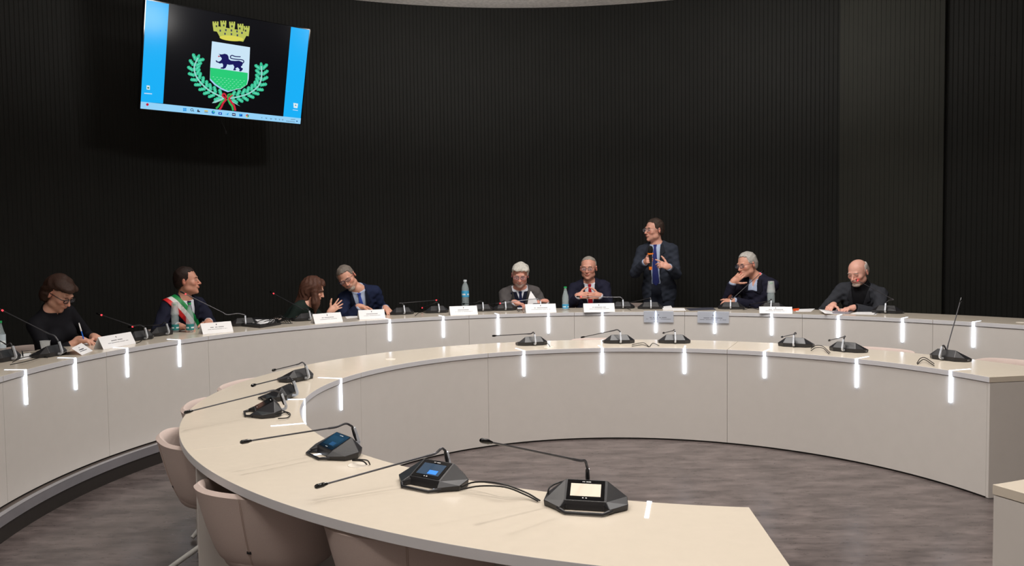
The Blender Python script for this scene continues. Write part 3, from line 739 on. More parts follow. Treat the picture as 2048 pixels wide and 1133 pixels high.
tc_, tr, tu = fit_tv(); tn = np.cross(tr, tu)           # tn points away from the wall
tn = tn if tn@(np.array([CEN[0], CEN[1], 1.5])-tc_) > 0 else -tn
TV = bpy.data.objects.new('television', None); COL.objects.link(TV)
TV.matrix_world = Matrix(((tr[0], tu[0], tn[0], tc_[0]), (tr[1], tu[1], tn[1], tc_[1]), (tr[2], tu[2], tn[2], tc_[2]), (0, 0, 0, 1)))
tag(TV, 'large wall television tilted down, showing a green and white crest', 'television')
TW, THh = TVW/2, TVH/2
b = MB().box((0, 0, -.028), (TW+.008, THh+.008, .026)); b.box((0, -.05, -.07), (TW*.6, THh*.6, .03)); b.build('housing', m_blk, TV, bevel=.003)
b = MB()
for s_ in (-1, 1): b.box((s_*(TW+.004), 0, .001), (.004, THh+.008, .003)); b.box((0, s_*(THh+.004), .001), (TW+.008, .004, .003))
b.build('bezel', m_blk2, TV)
wallp = cyl(RW-.015, phi(tc_), tc_[2]-.05); wl = np.array(TV.matrix_world.inverted()@Vector(wallp))
MB().tube([(0, -.05, -.09), (0, -.1, -.3), wl], .035, 10).build('wall_bracket', m_blk, TV)
c0 = np.array([-.02, -THh-.01, -.05]); MB().tube(bez([c0, c0+np.array([.01, -.05, -.01]), c0+np.array([.05, -.12, .0]), c0+np.array([.06, -.16, .0])], 5), [.004]*12+[.012]*4, 8).build('hanging_cable', m_cab, TV, smooth=60)
# picture -> screen coordinates (corner homography)
src = np.array([(135, 0), (1452, 235), (1375, 1005), (85, 885)], float); dst = np.array([(-TW, THh), (TW, THh), (TW, -THh), (-TW, -THh)])
A_ = []; B_ = []
for (x, y), (u, v) in zip(src, dst):
    A_.append([x, y, 1, 0, 0, 0, -u*x, -u*y]); B_.append(u); A_.append([0, 0, 0, x, y, 1, -v*x, -v*y]); B_.append(v)
hh = np.linalg.solve(np.array(A_), np.array(B_)); HM = np.append(hh, 1).reshape(3, 3)
def S(x, y): q = HM@np.array([x, y, 1]); return (q[0]/q[2], q[1]/q[2])
def em(rgb, k=1.0):
    m = mat('screen_%d_%d_%d' % rgb, rgb, .25, emit=k, spec=.12); m.node_tree.nodes['Principled BSDF'].inputs['Base Color'].default_value = (.004, .004, .005, 1); return m
for n_ in (): pass
scr = MB(); scr_m = []; LAY = [0]
def pic(poly, rgb, z=None, raw=False):
    if rgb not in scr_m: scr_m.append(rgb)
    scr.cur = scr_m.index(rgb); LAY[0] += 1
    zz = .0005+(z if z is not None else 0)*.0004+LAY[0]*2e-6
    P = poly if raw else [S(x, y) for x, y in poly]
    scr.add([(x, y, zz) for x, y in P], [tuple(range(len(P)))])
K = (8, 9, 14); BL = (24, 178, 250); TB = (150, 212, 250)
pic([(135, 0), (318, 30), (268, 843), (85, 830)], BL, 1); pic([(318, 30), (1303, 210), (1237, 945), (268, 843)], K, 1); pic([(1303, 210), (1452, 235), (1378, 960), (1237, 945)], BL, 1)
pic([(85, 828), (1380, 958), (1375, 1005), (85, 885)], TB, 2)
# crown
GY = (188, 196, 92); GY2 = (222, 216, 88)
pic([(676, 205), (958, 252), (915, 335), (728, 300)], GY, 2); LG = 0
for cx_, cy_ in ((692, 205), (755, 198), (826, 205), (893, 222), (943, 240)):
    dx = (cx_-822)*.22
    pic([(cx_-16, cy_+45), (cx_-24, cy_-14), (cx_-24, cy_-22), (cx_+24, cy_-17), (cx_+24, cy_-9), (cx_+16, cy_+50)], GY, 3)
    for k in (-1, 0, 1): pic([(cx_+k*18-6, cy_-18), (cx_+k*18-6, cy_-34), (cx_+k*18+6, cy_-33), (cx_+k*18+6, cy_-16)], GY, 3)
    pic([(cx_-7-dx*.3, cy_+12), (cx_-7-dx*.3, cy_-4), (cx_+5-dx*.3, cy_-3), (cx_+5-dx*.3, cy_+13)], (60, 66, 60), 4)
for cx_, cy_ in ((730, 245), (775, 240), (820, 243), (865, 250), (905, 262), (768, 270), (820, 273), (868, 282)):
    pic([(cx_-6, cy_+9), (cx_-6, cy_-8), (cx_+6, cy_-7), (cx_+6, cy_+10)], (60, 66, 90), 4)
pic([S(820+96*math.cos(a), 308+8*math.cos(a)+22*math.sin(a)) for a in np.linspace(0, 2*math.pi, 25)[:-1]], GY2, 5, raw=True)
# shield
shield = [(663, 333), (970, 380), (958, 640), (945, 685), (900, 718), (850, 728), (795, 742), (745, 722), (690, 685), (645, 645), (648, 548)]
pic(shield, (205, 232, 250), 3)
pic([(648, 548), (951, 590), (948, 655), (940, 688), (900, 714), (850, 724), (795, 738), (745, 718), (690, 680), (647, 640)], (40, 205, 120), 4)
pic([(647, 636), (690, 680), (745, 718), (795, 738), (850, 724), (830, 736), (788, 748), (740, 728), (682, 690), (645, 650)], (160, 210, 240), 4)
for r_ in range(6):
    for k in range(9):
        x = 672+k*31+(r_ % 2)*14; y = 622+r_*17+(x-672)*.13
        if x > 935-r_*4 or x < 660+r_*16 or (r_ > 4 and (x > 880 or x < 730)): continue
        pic([(x-8, y+3), (x, y-2), (x+9, y+2), (x, y+3)], (150, 245, 200), 5)
NV = (22, 22, 92)
lion = [(715, 436), (740, 440), (765, 434), (785, 440), (795, 455), (798, 478), (815, 490), (850, 492), (880, 490), (905, 500), (912, 512), (905, 530), (895, 538), (900, 548), (912, 552), (908, 566), (895, 578), (880, 575), (885, 562), (870, 545), (860, 548), (850, 555), (858, 563), (850, 570), (832, 568), (838, 556), (842, 540), (832, 522), (800, 525), (785, 520), (780, 535), (770, 552), (755, 558), (730, 555), (735, 546), (750, 543), (752, 525), (745, 512), (725, 515), (712, 508), (700, 505), (690, 492), (700, 488), (708, 498), (722, 498), (735, 488), (742, 475), (735, 462), (722, 455), (728, 447)]
pic(lion, NV, 4)
def strip(pts_, w_, rgb, z_):
    P = bez([np.array(p_+(0,)) for p_ in pts_], 5)
    for a, c in zip(P[:-1], P[1:]):
        n = nrm(np.array([-(c-a)[1], (c-a)[0], 0]))*w_/2; e = nrm(c-a)*w_*.15
        pic([tuple((a-e+n)[:2]), tuple((c+e+n)[:2]), tuple((c+e-n)[:2]), tuple((a-e-n)[:2])], rgb, z_)
strip([(885, 500), (912, 508), (918, 492), (900, 482), (850, 478), (815, 470), (812, 455), (825, 447), (850, 456), (892, 458)], 8, NV, 5)
pic([(710, 452), (722, 450), (724, 460), (714, 462)], (190, 50, 80), 5)
# laurel and oak branches
LG = (56, 196, 150); LG2 = (150, 215, 205)
def leaf(x, y, ang, L_, W_, rgb):
    c_, s_ = math.cos(ang), math.sin(ang); P = []
    for t_ in np.linspace(0, 2*math.pi, 11)[:-1]:
        lx = L_*math.cos(t_); ly = W_*math.sin(t_)*(1+.25*math.cos(3*t_)); P.append((x+lx*c_-ly*s_, y+lx*s_+ly*c_))
    pic(P, rgb, 4)
def branch(pts_, sgn):
    P = bez([np.array(p_+(0,)) for p_ in pts_], 5); strip(pts_, 12, LG2, 6)
    for i in range(1, len(P)-1, 3):
        a = P[i]; d = P[i+1]-P[i]; an = math.atan2(d[1], d[0])
        for s_ in (-1, 1):
            if True:
                q = an+s_*.85
                for oo, kk in ((26, 20), (44, 17), (58, 12)): leaf(a[0]+math.cos(q)*oo, a[1]+math.sin(q)*oo, q+s_*.25, kk, 14, LG)
                leaf(a[0]+math.cos(q)*40, a[1]+math.sin(q)*40, q, 22, 2.2, (130, 235, 205))
    a = P[-1]; leaf(a[0], a[1], math.atan2(d[1], d[0]), 34, 16, LG)
branch([(755, 795), (680, 758), (620, 720), (565, 665), (528, 605), (520, 540), (548, 470)], 1)
branch([(800, 800), (870, 785), (940, 765), (1000, 730), (1045, 680), (1062, 610), (1060, 535)], -1)
pic([(755, 790), (672, 825), (660, 838), (690, 835), (765, 805)], LG2, 6); pic([(795, 800), (870, 850), (888, 862), (862, 850), (800, 815)], LG2, 6)
RD = (205, 40, 60); GN = (50, 175, 85)
strip([(770, 800), (735, 830), (715, 860), (695, 880)], 15, GN, 7); strip([(778, 805), (750, 838), (738, 865), (722, 890)], 15, RD, 7)
strip([(790, 805), (805, 840), (822, 862), (830, 895)], 15, GN, 7); strip([(798, 800), (822, 835), (840, 860), (848, 896)], 15, RD, 7)
strip([(770, 800), (745, 775), (760, 760), (780, 790)], 13, RD, 7); strip([(790, 800), (790, 770), (815, 765), (795, 795)], 12, GN, 7); strip([(795, 800), (815, 780), (828, 772)], 10, RD, 7)
# taskbar icons and desktop icons
def rect(x, y, w_, h_, rgb, z_=8): pic([(x-w_/2, y-h_/2-w_*.05), (x+w_/2, y-h_/2+w_*.05), (x+w_/2, y+h_/2+w_*.05), (x-w_/2, y+h_/2-w_*.05)], rgb, z_)
pic([(141+11*math.cos(a), 852+11*math.sin(a)) for a in np.linspace(0, 6.28, 13)[:-1]], (200, 20, 60), 8)
for dx in (-7, 7):
    for dy in (-7, 7): rect(441+dx, 892+dy, 12, 12, (30, 150, 230))
strip([(508, 898), (514, 908)], 4, (40, 50, 70), 9); 
rg = [(498+10*math.cos(a), 893+10*math.sin(a)) for a in np.linspace(0, 6.28, 13)]
for a, c in zip(rg[:-1], rg[1:]): strip([a, c], 4, (40, 50, 70), 9)
rect(552, 906, 22, 10, (40, 40, 60)); rect(548, 898, 9, 14, (40, 40, 60)); rect(613, 908, 28, 22, (225, 195, 95)); rect(613, 912, 28, 8, (70, 160, 230), 9)
pic([(670+14*math.cos(a), 912+14*math.sin(a)) for a in np.linspace(0, 6.28, 13)[:-1]], (30, 120, 200), 8); pic([(674+7*math.cos(a), 908+6*math.sin(a)) for a in np.linspace(0, 6.28, 9)[:-1]], (90, 220, 170), 9)
rect(726, 922, 28, 20, (25, 80, 190)); rect(726, 922, 10, 8, (220, 235, 250), 9); pic([(766, 930), (795, 916), (788, 936)], (40, 160, 230), 8); rect(776, 928, 14, 10, (120, 200, 240), 9)
rect(836, 930, 28, 22, (18, 28, 80)); rect(836, 930, 20, 6, (220, 230, 240), 9); rect(892, 935, 26, 20, (30, 150, 225)); pic([(880, 945), (904, 925), (904, 945)], (20, 80, 180), 9)
pic([(945+13*math.cos(a), 940+13*math.sin(a)) for a in np.linspace(-1, 1.2, 7)]+[(945, 940)], (60, 170, 90), 8); pic([(945+13*math.cos(a), 940+13*math.sin(a)) for a in np.linspace(1.2, 3.3, 7)]+[(945, 940)], (235, 200, 60), 8)
pic([(945+13*math.cos(a), 940+13*math.sin(a)) for a in np.linspace(3.3, 5.28, 7)]+[(945, 940)], (220, 70, 55), 8); pic([(945+5*math.cos(a), 940+5*math.sin(a)) for a in np.linspace(0, 6.28, 9)[:-1]], (60, 110, 220), 9)
for x, y, w_ in ((1062, 952, 8), (1098, 956, 16), (1136, 961, 16), (1174, 963, 16), (1205, 966, 12), (1230, 968, 14)): rect(x, y, w_, 3, (70, 90, 120)); rect(x, y+6, w_*.6, 3, (70, 90, 120))
for k in range(5): rect(1300+k*7, 968, 4, 7, (90, 110, 140))
for k in range(10): rect(1262+k*7.2, 981+k*.8, 4, 7, (90, 110, 140))
rect(1346, 982, 9, 9, (20, 50, 120))
rect(148, 714, 26, 34, (215, 235, 240)); rect(148, 716, 14, 12, (40, 120, 90), 9)
for k in range(9): rect(119+k*7, 761+k*.5, 5, 8, (225, 240, 250))
pic([(1318, 832), (1356, 838), (1350, 876), (1320, 872)], (225, 240, 245), 8); pic([(1328, 856), (1335, 843), (1344, 858)], (40, 160, 190), 9)
for k in range(6): rect(1316+k*7, 889+k, 4, 7, (225, 240, 250))
scr.build('screen_picture', [em(c, .97 if sum(c) > 60 else .6) for c in scr_m], TV)
# ------------------------------------------------------------------ people: bodies sculpted as distance fields
f32 = np.float32
def ball_axes(face_az, pitch=0, roll=0):
    a = math.radians(face_az); p = math.radians(pitch); r = math.radians(roll)
    f = np.array([math.cos(a)*math.cos(p), math.sin(a)*math.cos(p), -math.sin(p)]); y = -f
    x = nrm(np.cross(y, [0, 0, 1.])); z = np.cross(x, y)
    x2 = math.cos(r)*x+math.sin(r)*z; z2 = -math.sin(r)*x+math.cos(r)*z
    return np.stack([x2, y, z2], 1)          # columns: own left, back, up
HSV = np.array([1.10, 1.03, 1.02]); HEADM = [None]
def E(c, r, M=None, k=.02, op='+'):
    c = np.array(c, float); r = np.array(r, float)*(HSV if M is not None and HEADM[0] is M else 1); R_ = np.eye(3) if M is None else M
    ext = np.sqrt((R_**2)@(r**2))
    def fn(P):
        q = (P-c.astype(f32))@R_.astype(f32); a = q/r.astype(f32); k0 = np.sqrt((a*a).sum(1)); b = a/r.astype(f32); k1 = np.sqrt((b*b).sum(1))
        return k0*(k0-1)/np.maximum(k1, 1e-6)
    return (fn, c-ext, c+ext, k, op)
def Cn(a, b, ra, rb, k=.02, op='+'):
    a = np.array(a, float); b = np.array(b, float); d = b-a; L2 = float(d@d)+1e-9
    def fn(P):
        q = P-a.astype(f32); t = np.clip(q@(d.astype(f32))/f32(L2), 0, 1)
        return np.sqrt(((q-t[:, None]*d.astype(f32))**2).sum(1))-(ra+(rb-ra)*t)
    m = max(ra, rb); return (fn, np.minimum(a, b)-m, np.maximum(a, b)+m, k, op)
def Bx(c, h, M, rr=.004, k=.008, op='+'):
    c = np.array(c, float); h = np.array(h, float)-rr; ext = np.abs(M)@(h+rr)
    def fn(P):
        q = np.abs((P-c.astype(f32))@M.astype(f32))-h.astype(f32); return np.sqrt((np.maximum(q, 0)**2).sum(1))+np.minimum(q.max(1), 0)-rr
    return (fn, c-ext, c+ext, k, op)
def poly2(P2, poly):
    poly = np.array(poly, f32); d = np.full(len(P2), 1e9, f32); s_ = np.ones(len(P2), f32); n = len(poly)
    for i in range(n):
        a = poly[i]; b = poly[i-1]; e = b-a; w_ = P2-a; t = np.clip((w_@e)/(e@e), 0, 1); q = w_-t[:, None]*e; d = np.minimum(d, (q*q).sum(1))
        c1 = P2[:, 1] >= a[1]; c2 = P2[:, 1] < b[1]; c3 = e[0]*w_[:, 1] > e[1]*w_[:, 0]
        fl = (c1 & c2 & c3) | (~c1 & ~c2 & ~c3); s_[fl] *= -1
    return s_*np.sqrt(d)
class Field:
    def __init__(s, prims, res, infl=0, pad=.03, extra=()):
        adds = [p for p in list(prims)+list(extra) if p[4] == '+']
        lo = np.min([p[1] for p in adds], 0)-infl-pad; hi = np.max([p[2] for p in adds], 0)+infl+pad
        s.res = res; s.lo = lo; s.n = np.ceil((hi-lo)/res).astype(int)+1; s.a = np.full(s.n, 9., f32)
        for p in prims: s.op(p, infl)
    def block(s, lo, hi):
        i0 = np.clip(np.floor((lo-s.lo)/s.res).astype(int), 0, s.n); i1 = np.clip(np.ceil((hi-s.lo)/s.res).astype(int)+1, 0, s.n)
        if (i1 <= i0).any(): return None, None
        ax = [(s.lo[i]+s.res*np.arange(i0[i], i1[i])).astype(f32) for i in range(3)]
        G = np.stack(np.meshgrid(*ax, indexing='ij'), -1).reshape(-1, 3)
        return (slice(i0[0], i1[0]), slice(i0[1], i1[1]), slice(i0[2], i1[2])), G
    def op(s, p, infl=0):
        fn, lo, hi, k, o_ = p; m = abs(infl)+k+3*s.res; sl, G = s.block(lo-m, hi+m)
        if sl is None: return
        A = s.a[sl]; sh = A.shape; A = A.reshape(-1); d = fn(G)
        if o_ == '+': d = d-infl; h = np.maximum(k-np.abs(A-d), 0)/k; r = np.minimum(A, d)-h*h*k*.25
        else: d = -d; h = np.maximum(k-np.abs(A-d), 0)/k; r = np.maximum(A, d)+h*h*k*.25
        s.a[sl] = r.reshape(sh)
    def whole(s, fn):
        A = s.a.reshape(-1); ix = np.flatnonzero(A < .03); ijk = np.stack(np.unravel_index(ix, tuple(s.n)), 1)
        G = (s.lo+s.res*ijk).astype(f32); A = A.copy(); A[ix] = fn(G, A[ix]).astype(f32); s.a = A.reshape(tuple(s.n)); return s
    def mesh(s):
        A = s.a; I = A < 0; n = s.n
        c = np.zeros(n-1, np.int8)
        for i in (0, 1):
            for j in (0, 1):
                for k in (0, 1): c += I[i:n[0]-1+i, j:n[1]-1+j, k:n[2]-1+k]
        act = np.argwhere((c > 0) & (c < 8)); idm = np.full(n-1, -1, np.int64); idm[tuple(act.T)] = np.arange(len(act))
        S_ = np.zeros((len(act), 3)); N_ = np.zeros(len(act))
        cor = [(i, j, k) for i in (0, 1) for j in (0, 1) for k in (0, 1)]
        val = {q: A[act[:, 0]+q[0], act[:, 1]+q[1], act[:, 2]+q[2]] for q in cor}
        for q in cor:
            for ax in range(3):
                if q[ax] == 0:
                    q2 = list(q); q2[ax] = 1; v0 = val[q]; v1 = val[tuple(q2)]; m = (v0 < 0) != (v1 < 0)
                    t = np.where(m, v0/np.where(m, v0-v1, 1), 0); pt = np.tile(np.array(q, float), (len(act), 1)); pt[:, ax] += t
                    S_[m] += pt[m]; N_[m] += 1
        V = s.lo+s.res*(act+S_/N_[:, None]); Q = []
        for ax in range(3):
            u, v = [(1, 2), (2, 0), (0, 1)][ax]
            sl0 = [slice(None)]*3; sl1 = [slice(None)]*3; sl0[ax] = slice(0, n[ax]-1); sl1[ax] = slice(1, n[ax])
            a = I[tuple(sl0)]; b = I[tuple(sl1)]; e = np.argwhere(a != b)
            e = e[(e[:, u] > 0) & (e[:, v] > 0) & (e[:, u] < n[u]-1) & (e[:, v] < n[v]-1)]
            def g(du, dv):
                q = e.copy(); q[:, u] -= du; q[:, v] -= dv; return idm[tuple(q.T)]
            q = np.stack([g(0, 0), g(1, 0), g(1, 1), g(0, 1)], 1); ins = a[tuple(e.T)]; q[~ins] = q[~ins][:, ::-1]; Q.append(q)
        Q = np.concatenate(Q); return V, Q[(Q >= 0).all(1)]
def field_obj(name, F_, m, parent, origin, colfn=None, matfn=None, label=None):
    V, Q = F_ if isinstance(F_, tuple) else F_.mesh()
    me = bpy.data.meshes.new(name); me.vertices.add(len(V)); me.vertices.foreach_set('co', (V-origin).astype(f32).ravel())
    me.loops.add(len(Q)*4); me.loops.foreach_set('vertex_index', Q.astype(np.int32).ravel())
    me.polygons.add(len(Q)); me.polygons.foreach_set('loop_start', np.arange(len(Q), dtype=np.int32)*4); me.polygons.foreach_set('loop_total', np.full(len(Q), 4, np.int32))
    for x in (m if isinstance(m, list) else [m]): me.materials.append(x)
    if matfn is not None: me.polygons.foreach_set('material_index', matfn(V[Q].mean(1)).astype(np.int32))
    me.update(calc_edges=True); me.polygons.foreach_set('use_smooth', [True]*len(Q))
    if colfn is not None:
        at_ = me.color_attributes.new('tint', 'FLOAT_COLOR', 'POINT'); at_.data.foreach_set('color', colfn(V).astype(f32).ravel())
    o_ = bpy.data.objects.new(name, me); COL.objects.link(o_)
    if parent is not None: o_.parent = parent
    if label: o_['label'] = label
    return o_
m_skin = mat('skin', (200, 150, 125), .5, attr='tint', noise=.05, nscale=60, sub=.12)
SUITS = {}
def cloth(key, rgb, rough=.85, sheen=0): return mat('cloth_'+key, rgb, rough, noise=.10, nscale=25, bump=.25, bscale=500, spec=.25)
def hairm(key, rgb): return mat('hair_'+key, rgb, .55, noise=.4, nscale=150, bump=1.0, bscale=300, spec=.3, stretch=(1, 1, .35))

def hand_prims(W, d, n, side, curl=.5, spread=.12, thumb=.5, sc=1.0, curls=None):
    """W wrist, d fingers direction, n palm facing, side: vector to thumb"""
    d = nrm(d); n = nrm(n-d*(n@d)); t = np.cross(d, n); t = t if t@side > 0 else -t
    P = []; c = W+d*.046*sc
    M = np.stack([t, d, n], 1)
    P.append(Bx(c, (.038*sc, .046*sc, .0135*sc), M, .012*sc, .012)); P.append(Cn(W-d*.02, W+d*.025, .027*sc, .028*sc, .02))
    L = (.074, .083, .077, .060); O_ = (.030, .010, -.011, -.030)
    for i in range(4):
        cu = (curls[i] if curls else curl+.08*i); b = W+d*(.088-.006*abs(i-1.2))*sc+t*O_[i]*sc; sp = (1.2-i)*spread*.5; ang = 0
        dd = nrm(d+t*sp); r = (.0095, .0098, .0094, .0082)[i]*sc
        for s_, l_ in enumerate((.45, .32, .23)):
            ang += cu*(1.1 if s_ < 2 else .7); v = nrm(dd*math.cos(ang)+n*math.sin(ang)); e = b+v*L[i]*l_*sc*1.08
            P.append(Cn(b, e, r*(1-.08*s_), r*(.92-.08*s_), .005 if s_ else .008)); b = e
    b = W+d*.022*sc+t*.026*sc; v = nrm(t*.75+d*.55+n*.35*thumb)
    for s_, l_ in enumerate((.045, .034, .027)):
        v = nrm(v*(1-.30*thumb*s_)+(d*.6+n*.7*thumb)*.40*(1 if s_ else 0)); e = b+v*l_*sc; P.append(Cn(b, e, (.0135, .0112, .0105)[s_]*sc, (.0115, .0105, .0085)[s_]*sc, .008)); b = e
    return P
def head_prims(H, M, female=False, jaw=1.0, nose=1.0, chin=1.0):
    T = lambda x, y, z: H+M@(HSV*np.array([x, y, z])); P = []
    P.append(E(T(0, .012, .035), (.074, .094, .086), M, .02))
    P.append(E(T(0, -.028, -.030), (.062*jaw, .062, .085), M, .03))
    P.append(E(T(0, -.050, -.085), (.036*jaw, .034, .030), M, .03))
    P.append(E(T(0, -.078, -.103), (.018*jaw, .014, .013), M, .018))
    for s_ in (-1, 1):
        P.append(E(T(s_*.040, -.058, -.020), (.024, .022, .022), M, .02))      # cheek
        P.append(E(T(s_*.048, -.015, -.070), (.018*jaw, .03, .022), M, .025))  # jaw corner
    P.append(Cn(T(-.034, -.079, .030), T(.034, -.079, .030), .011, .011, .012))
    for s_ in (-1, 1): P.append(E(T(s_*.031, -.100, .008), (.017, .016, .011), M, .012, '-'))
    for s_ in (-1, 1): P.append(E(T(s_*.031, -.0765, .008), (.0145, .0125, .0125), M, .004)); P.append(Cn(T(s_*.020, -.0860, .0140), T(s_*.042, -.0835, .0130), .0048, .0048, .004))
    P.append(Cn(T(0, -.086, .016), T(0, -.104*1.0-.004*nose, -.022), .0075, .0105*nose, .010))
    P.append(E(T(0, -.107-.004*nose, -.028), (.0115*nose, .0115, .0095), M, .006))
    for s_ in (-1, 1): P.append(E(T(s_*.012, -.096, -.031), (.008, .010, .007), M, .006))
    P.append(E(T(0, -.084, -.052), (.026, .014, .012), M, .012))
    P.append(E(T(0, -.0955, -.0535), (.022, .008, .0045), M, .004)); P.append(E(T(0, -.0945, -.0635), (.019, .008, .0052), M, .004))
    P.append(Cn(T(-.022, -.103, -.0585), T(.022, -.103, -.0585), .0022, .0022, .004, '-'))
    for s_ in (-1, 1):
        Me = M@np.array([[math.cos(.5*s_), -math.sin(.5*s_), 0], [math.sin(.5*s_), math.cos(.5*s_), 0], [0, 0, 1]])
        P.append(E(T(s_*.079, .012, -.004), (.009, .019, .032), Me, .008)); P.append(E(T(s_*.089, .004, .002), (.006, .010, .017), Me, .005, '-'))
    return P
def ik(S_, W, l1, l2, pole):
    v = W-S_; D = np.linalg.norm(v); f_ = max(1., D/((l1+l2)*.985)); l1, l2 = l1*f_, l2*f_; u = v/D
    a = (l1*l1-l2*l2+D*D)/(2*D); h = math.sqrt(max(l1*l1-a*a, 0)); p_ = pole-u*(pole@u); return S_+u*a+nrm(p_)*h

def person(label, head, pelvis, body_az, head_az, pitch, roll, handR, handL, outfit, hair, group=None, standing=False, skin=(205, 150, 125), glasses=None, sc=1.0, shoulder_w=1.0, belly=1.0, female=False, jaw=1.0, lipc=None, beard=None, brows=None, nb_off=None, sash=False, tie=None, poleR=None, poleL=None, res=.0045, closed=False, nose=1.0, watch=None):
    Hc = np.array(head); Pv = np.array(pelvis); HM_ = ball_axes(head_az, pitch, roll); HEADM[0] = HM_
    bf = np.array([math.cos(math.radians(body_az)), math.sin(math.radians(body_az)), 0])
    nb = Hc-HM_[:, 2]*.075-np.array([0, 0, .085])+HM_[:, 1]*.030
    if nb_off is not None: nb = nb+np.array(nb_off)
    Tz = nrm(nb-Pv); TL = np.linalg.norm(nb-Pv); y = nrm(-bf+Tz*(bf@Tz)); x = np.cross(y, Tz); TM = np.stack([x, y, Tz], 1); q = TL/.53
    T = lambda a, b, c: Pv+TM@np.array([a, b, c*q])
    sw = shoulder_w*sc
    torso = [E(T(0, .0, .02), (.165*sw, .118*belly, .13), TM, .04), E(T(0, -.012, .17), (.145*sw*belly**.5, .112*belly, .17), TM, .05), E(T(0, .0, .35), (.160*sw, .112, .17), TM, .05),
             Cn(T(-.145*sw, .005, .455), T(.145*sw, .005, .455), .056, .056, .05), Cn(T(-.10*sw, .008, .478), T(0, .012, .535), .048, .052, .03), Cn(T(.10*sw, .008, .478), T(0, .012, .535), .048, .052, .03)]
    if female: torso += [E(T(s_*.07, -.085, .335), (.062, .055, .062), TM, .04) for s_ in (-1, 1)]
    neck = [Cn(T(0, .012, .50), Hc+HM_@np.array([0, .022, -.05]), .058*(.88 if female else 1), .052*(.86 if female else 1), .02)]
    arms = []; cuffs = []; hands = []
    for nm, sgn, hd, pole in (('R', -1, handR, poleR), ('L', 1, handL, poleL)):
        Sh = T(sgn*.172*sw, .005, .455); hp = np.array(hd['p'], float); d = nrm(hd['d']); W = hp-d*.07
        pole = np.array(pole if pole is not None else (TM[:, 0]*sgn*.8-np.array([0, 0, 1.])+TM[:, 1]*.3))
        El = ik(Sh, W, .285*sc, .255*sc, pole)
        arms.append((Sh, El, W, d))
        n_ = np.array(hd.get('n', (0, 0, -1.)), float); th_side = np.array(hd.get('t', -TM[:, 0]*sgn))
        hands += hand_prims(W, d, n_, th_side, hd.get('curl', .35), hd.get('spread', .15), hd.get('thumb', .5), hd.get('s', .97 if not female else .9), hd.get('curls'))
    ap = []
    for Sh, El, W, d in arms: ap += [Cn(Sh, El, .048, .037, .03), Cn(El, W, .037, .026, .02)]
    # legs
    hip = [T(-.085, .0, -.01), T(.085, .0, -.01)]; legs = []; feet = []
    fl = PL+.004
    for i, sgn in enumerate((-1, 1)):
        h0 = hip[i]
        if standing:
            kn = h0+np.array([0, 0, -.44])+bf*.02; an = np.array([h0[0], h0[1], fl+.09])
        else:
            lat = np.cross(bf, [0, 0, 1.])*(-sgn*.07); kn = h0+bf*.40+lat+np.array([0, 0, .0]); kn[2] = max(h0[2], fl+.5); an = kn+bf*(-.05); an[2] = fl+.09
        legs += [Cn(h0, kn, .085, .058, .04), Cn(kn, an, .056, .040, .03)]
        feet.append((an, bf))
    # root / body mesh
    org = np.array([Pv[0], Pv[1], PL+.0045])
    headp = head_prims(Hc, HM_, female, jaw, nose=nose)
    ftp = []
    for an, f_ in feet: ftp += [Cn(an, an-np.array([0, 0, .045]), .035, .035, .02), Cn(an-np.array([0, 0, .055])-f_*.03, an-np.array([0, 0, .06])+f_*.14, .032, .026, .02)]
    prims = torso+neck+headp[:0]+ap+legs+ftp
    bodyF = Field([(p[0], p[1], p[2], p[3], p[4]) for p in torso+ap+legs+ftp]+neck+[p for p in hands]+headp, res)
    lo_, hi_ = lin(skin), None
    sk = np.array(lin(skin)); lip = np.array(lin(lipc or (min(255, skin[0]-8), skin[1]-34, skin[2]-26))); red = np.array(lin((min(255, skin[0]+8), skin[1]-18, skin[2]-16)))
    bc = np.array(lin(brows)) if brows else np.array(lin((70, 55, 48))); ins = beard
    def colfn(V):
        L = (V-Hc)@HM_/HSV; C_ = np.tile(sk, (len(V), 1))
        g = lambda c, r: np.clip(1.4-np.sqrt((((L-np.array(c))/np.array(r))**2).sum(1)), 0, 1)[:, None]
        for s_ in (-1, 1):
            w_ = g((s_*.04, -.08, -.022), (.024, .03, .02))*.5; C_ = C_*(1-w_)+red*w_
            w_ = g((s_*.082, .01, -.004), (.02, .03, .04))*.6; C_ = C_*(1-w_)+red*w_
        w_ = g((0, -.112, -.028), (.014, .02, .012))*.6; C_ = C_*(1-w_)+red*w_
        w_ = np.clip(g((0, -.100, -.0585), (.0175, .014, .0075))*1.3, 0, 1); C_ = C_*(1-w_)+lip*w_
        if ins is not None:
            bcol = np.array(lin(ins)); w_ = np.clip(np.maximum(g((0, -.088, -.085), (.045, .05, .022)), g((0, -.10, -.044), (.026, .02, .006)))*1.2, 0, .6)
            m_ = np.clip(g((0, -.103, -.0585), (.017, .012, .006))*2, 0, 1); w_ = w_*(1-m_); C_ = C_*(1-w_)+bcol*w_
        return np.concatenate([C_, np.ones((len(V), 1))], 1)
    body = field_obj('person', bodyF, m_skin, None, org, colfn=colfn); body.location = org
    tag(body, label, 'person', group)
    par = body; TH_ = lambda a, b, c: Hc+HM_@(HSV*np.array([a, b, c]))
    def sub(nm, F_, m, **k): return field_obj(nm, F_, m, k.pop('par', par), org if 'par2' not in k else k.pop('par2'), **k)
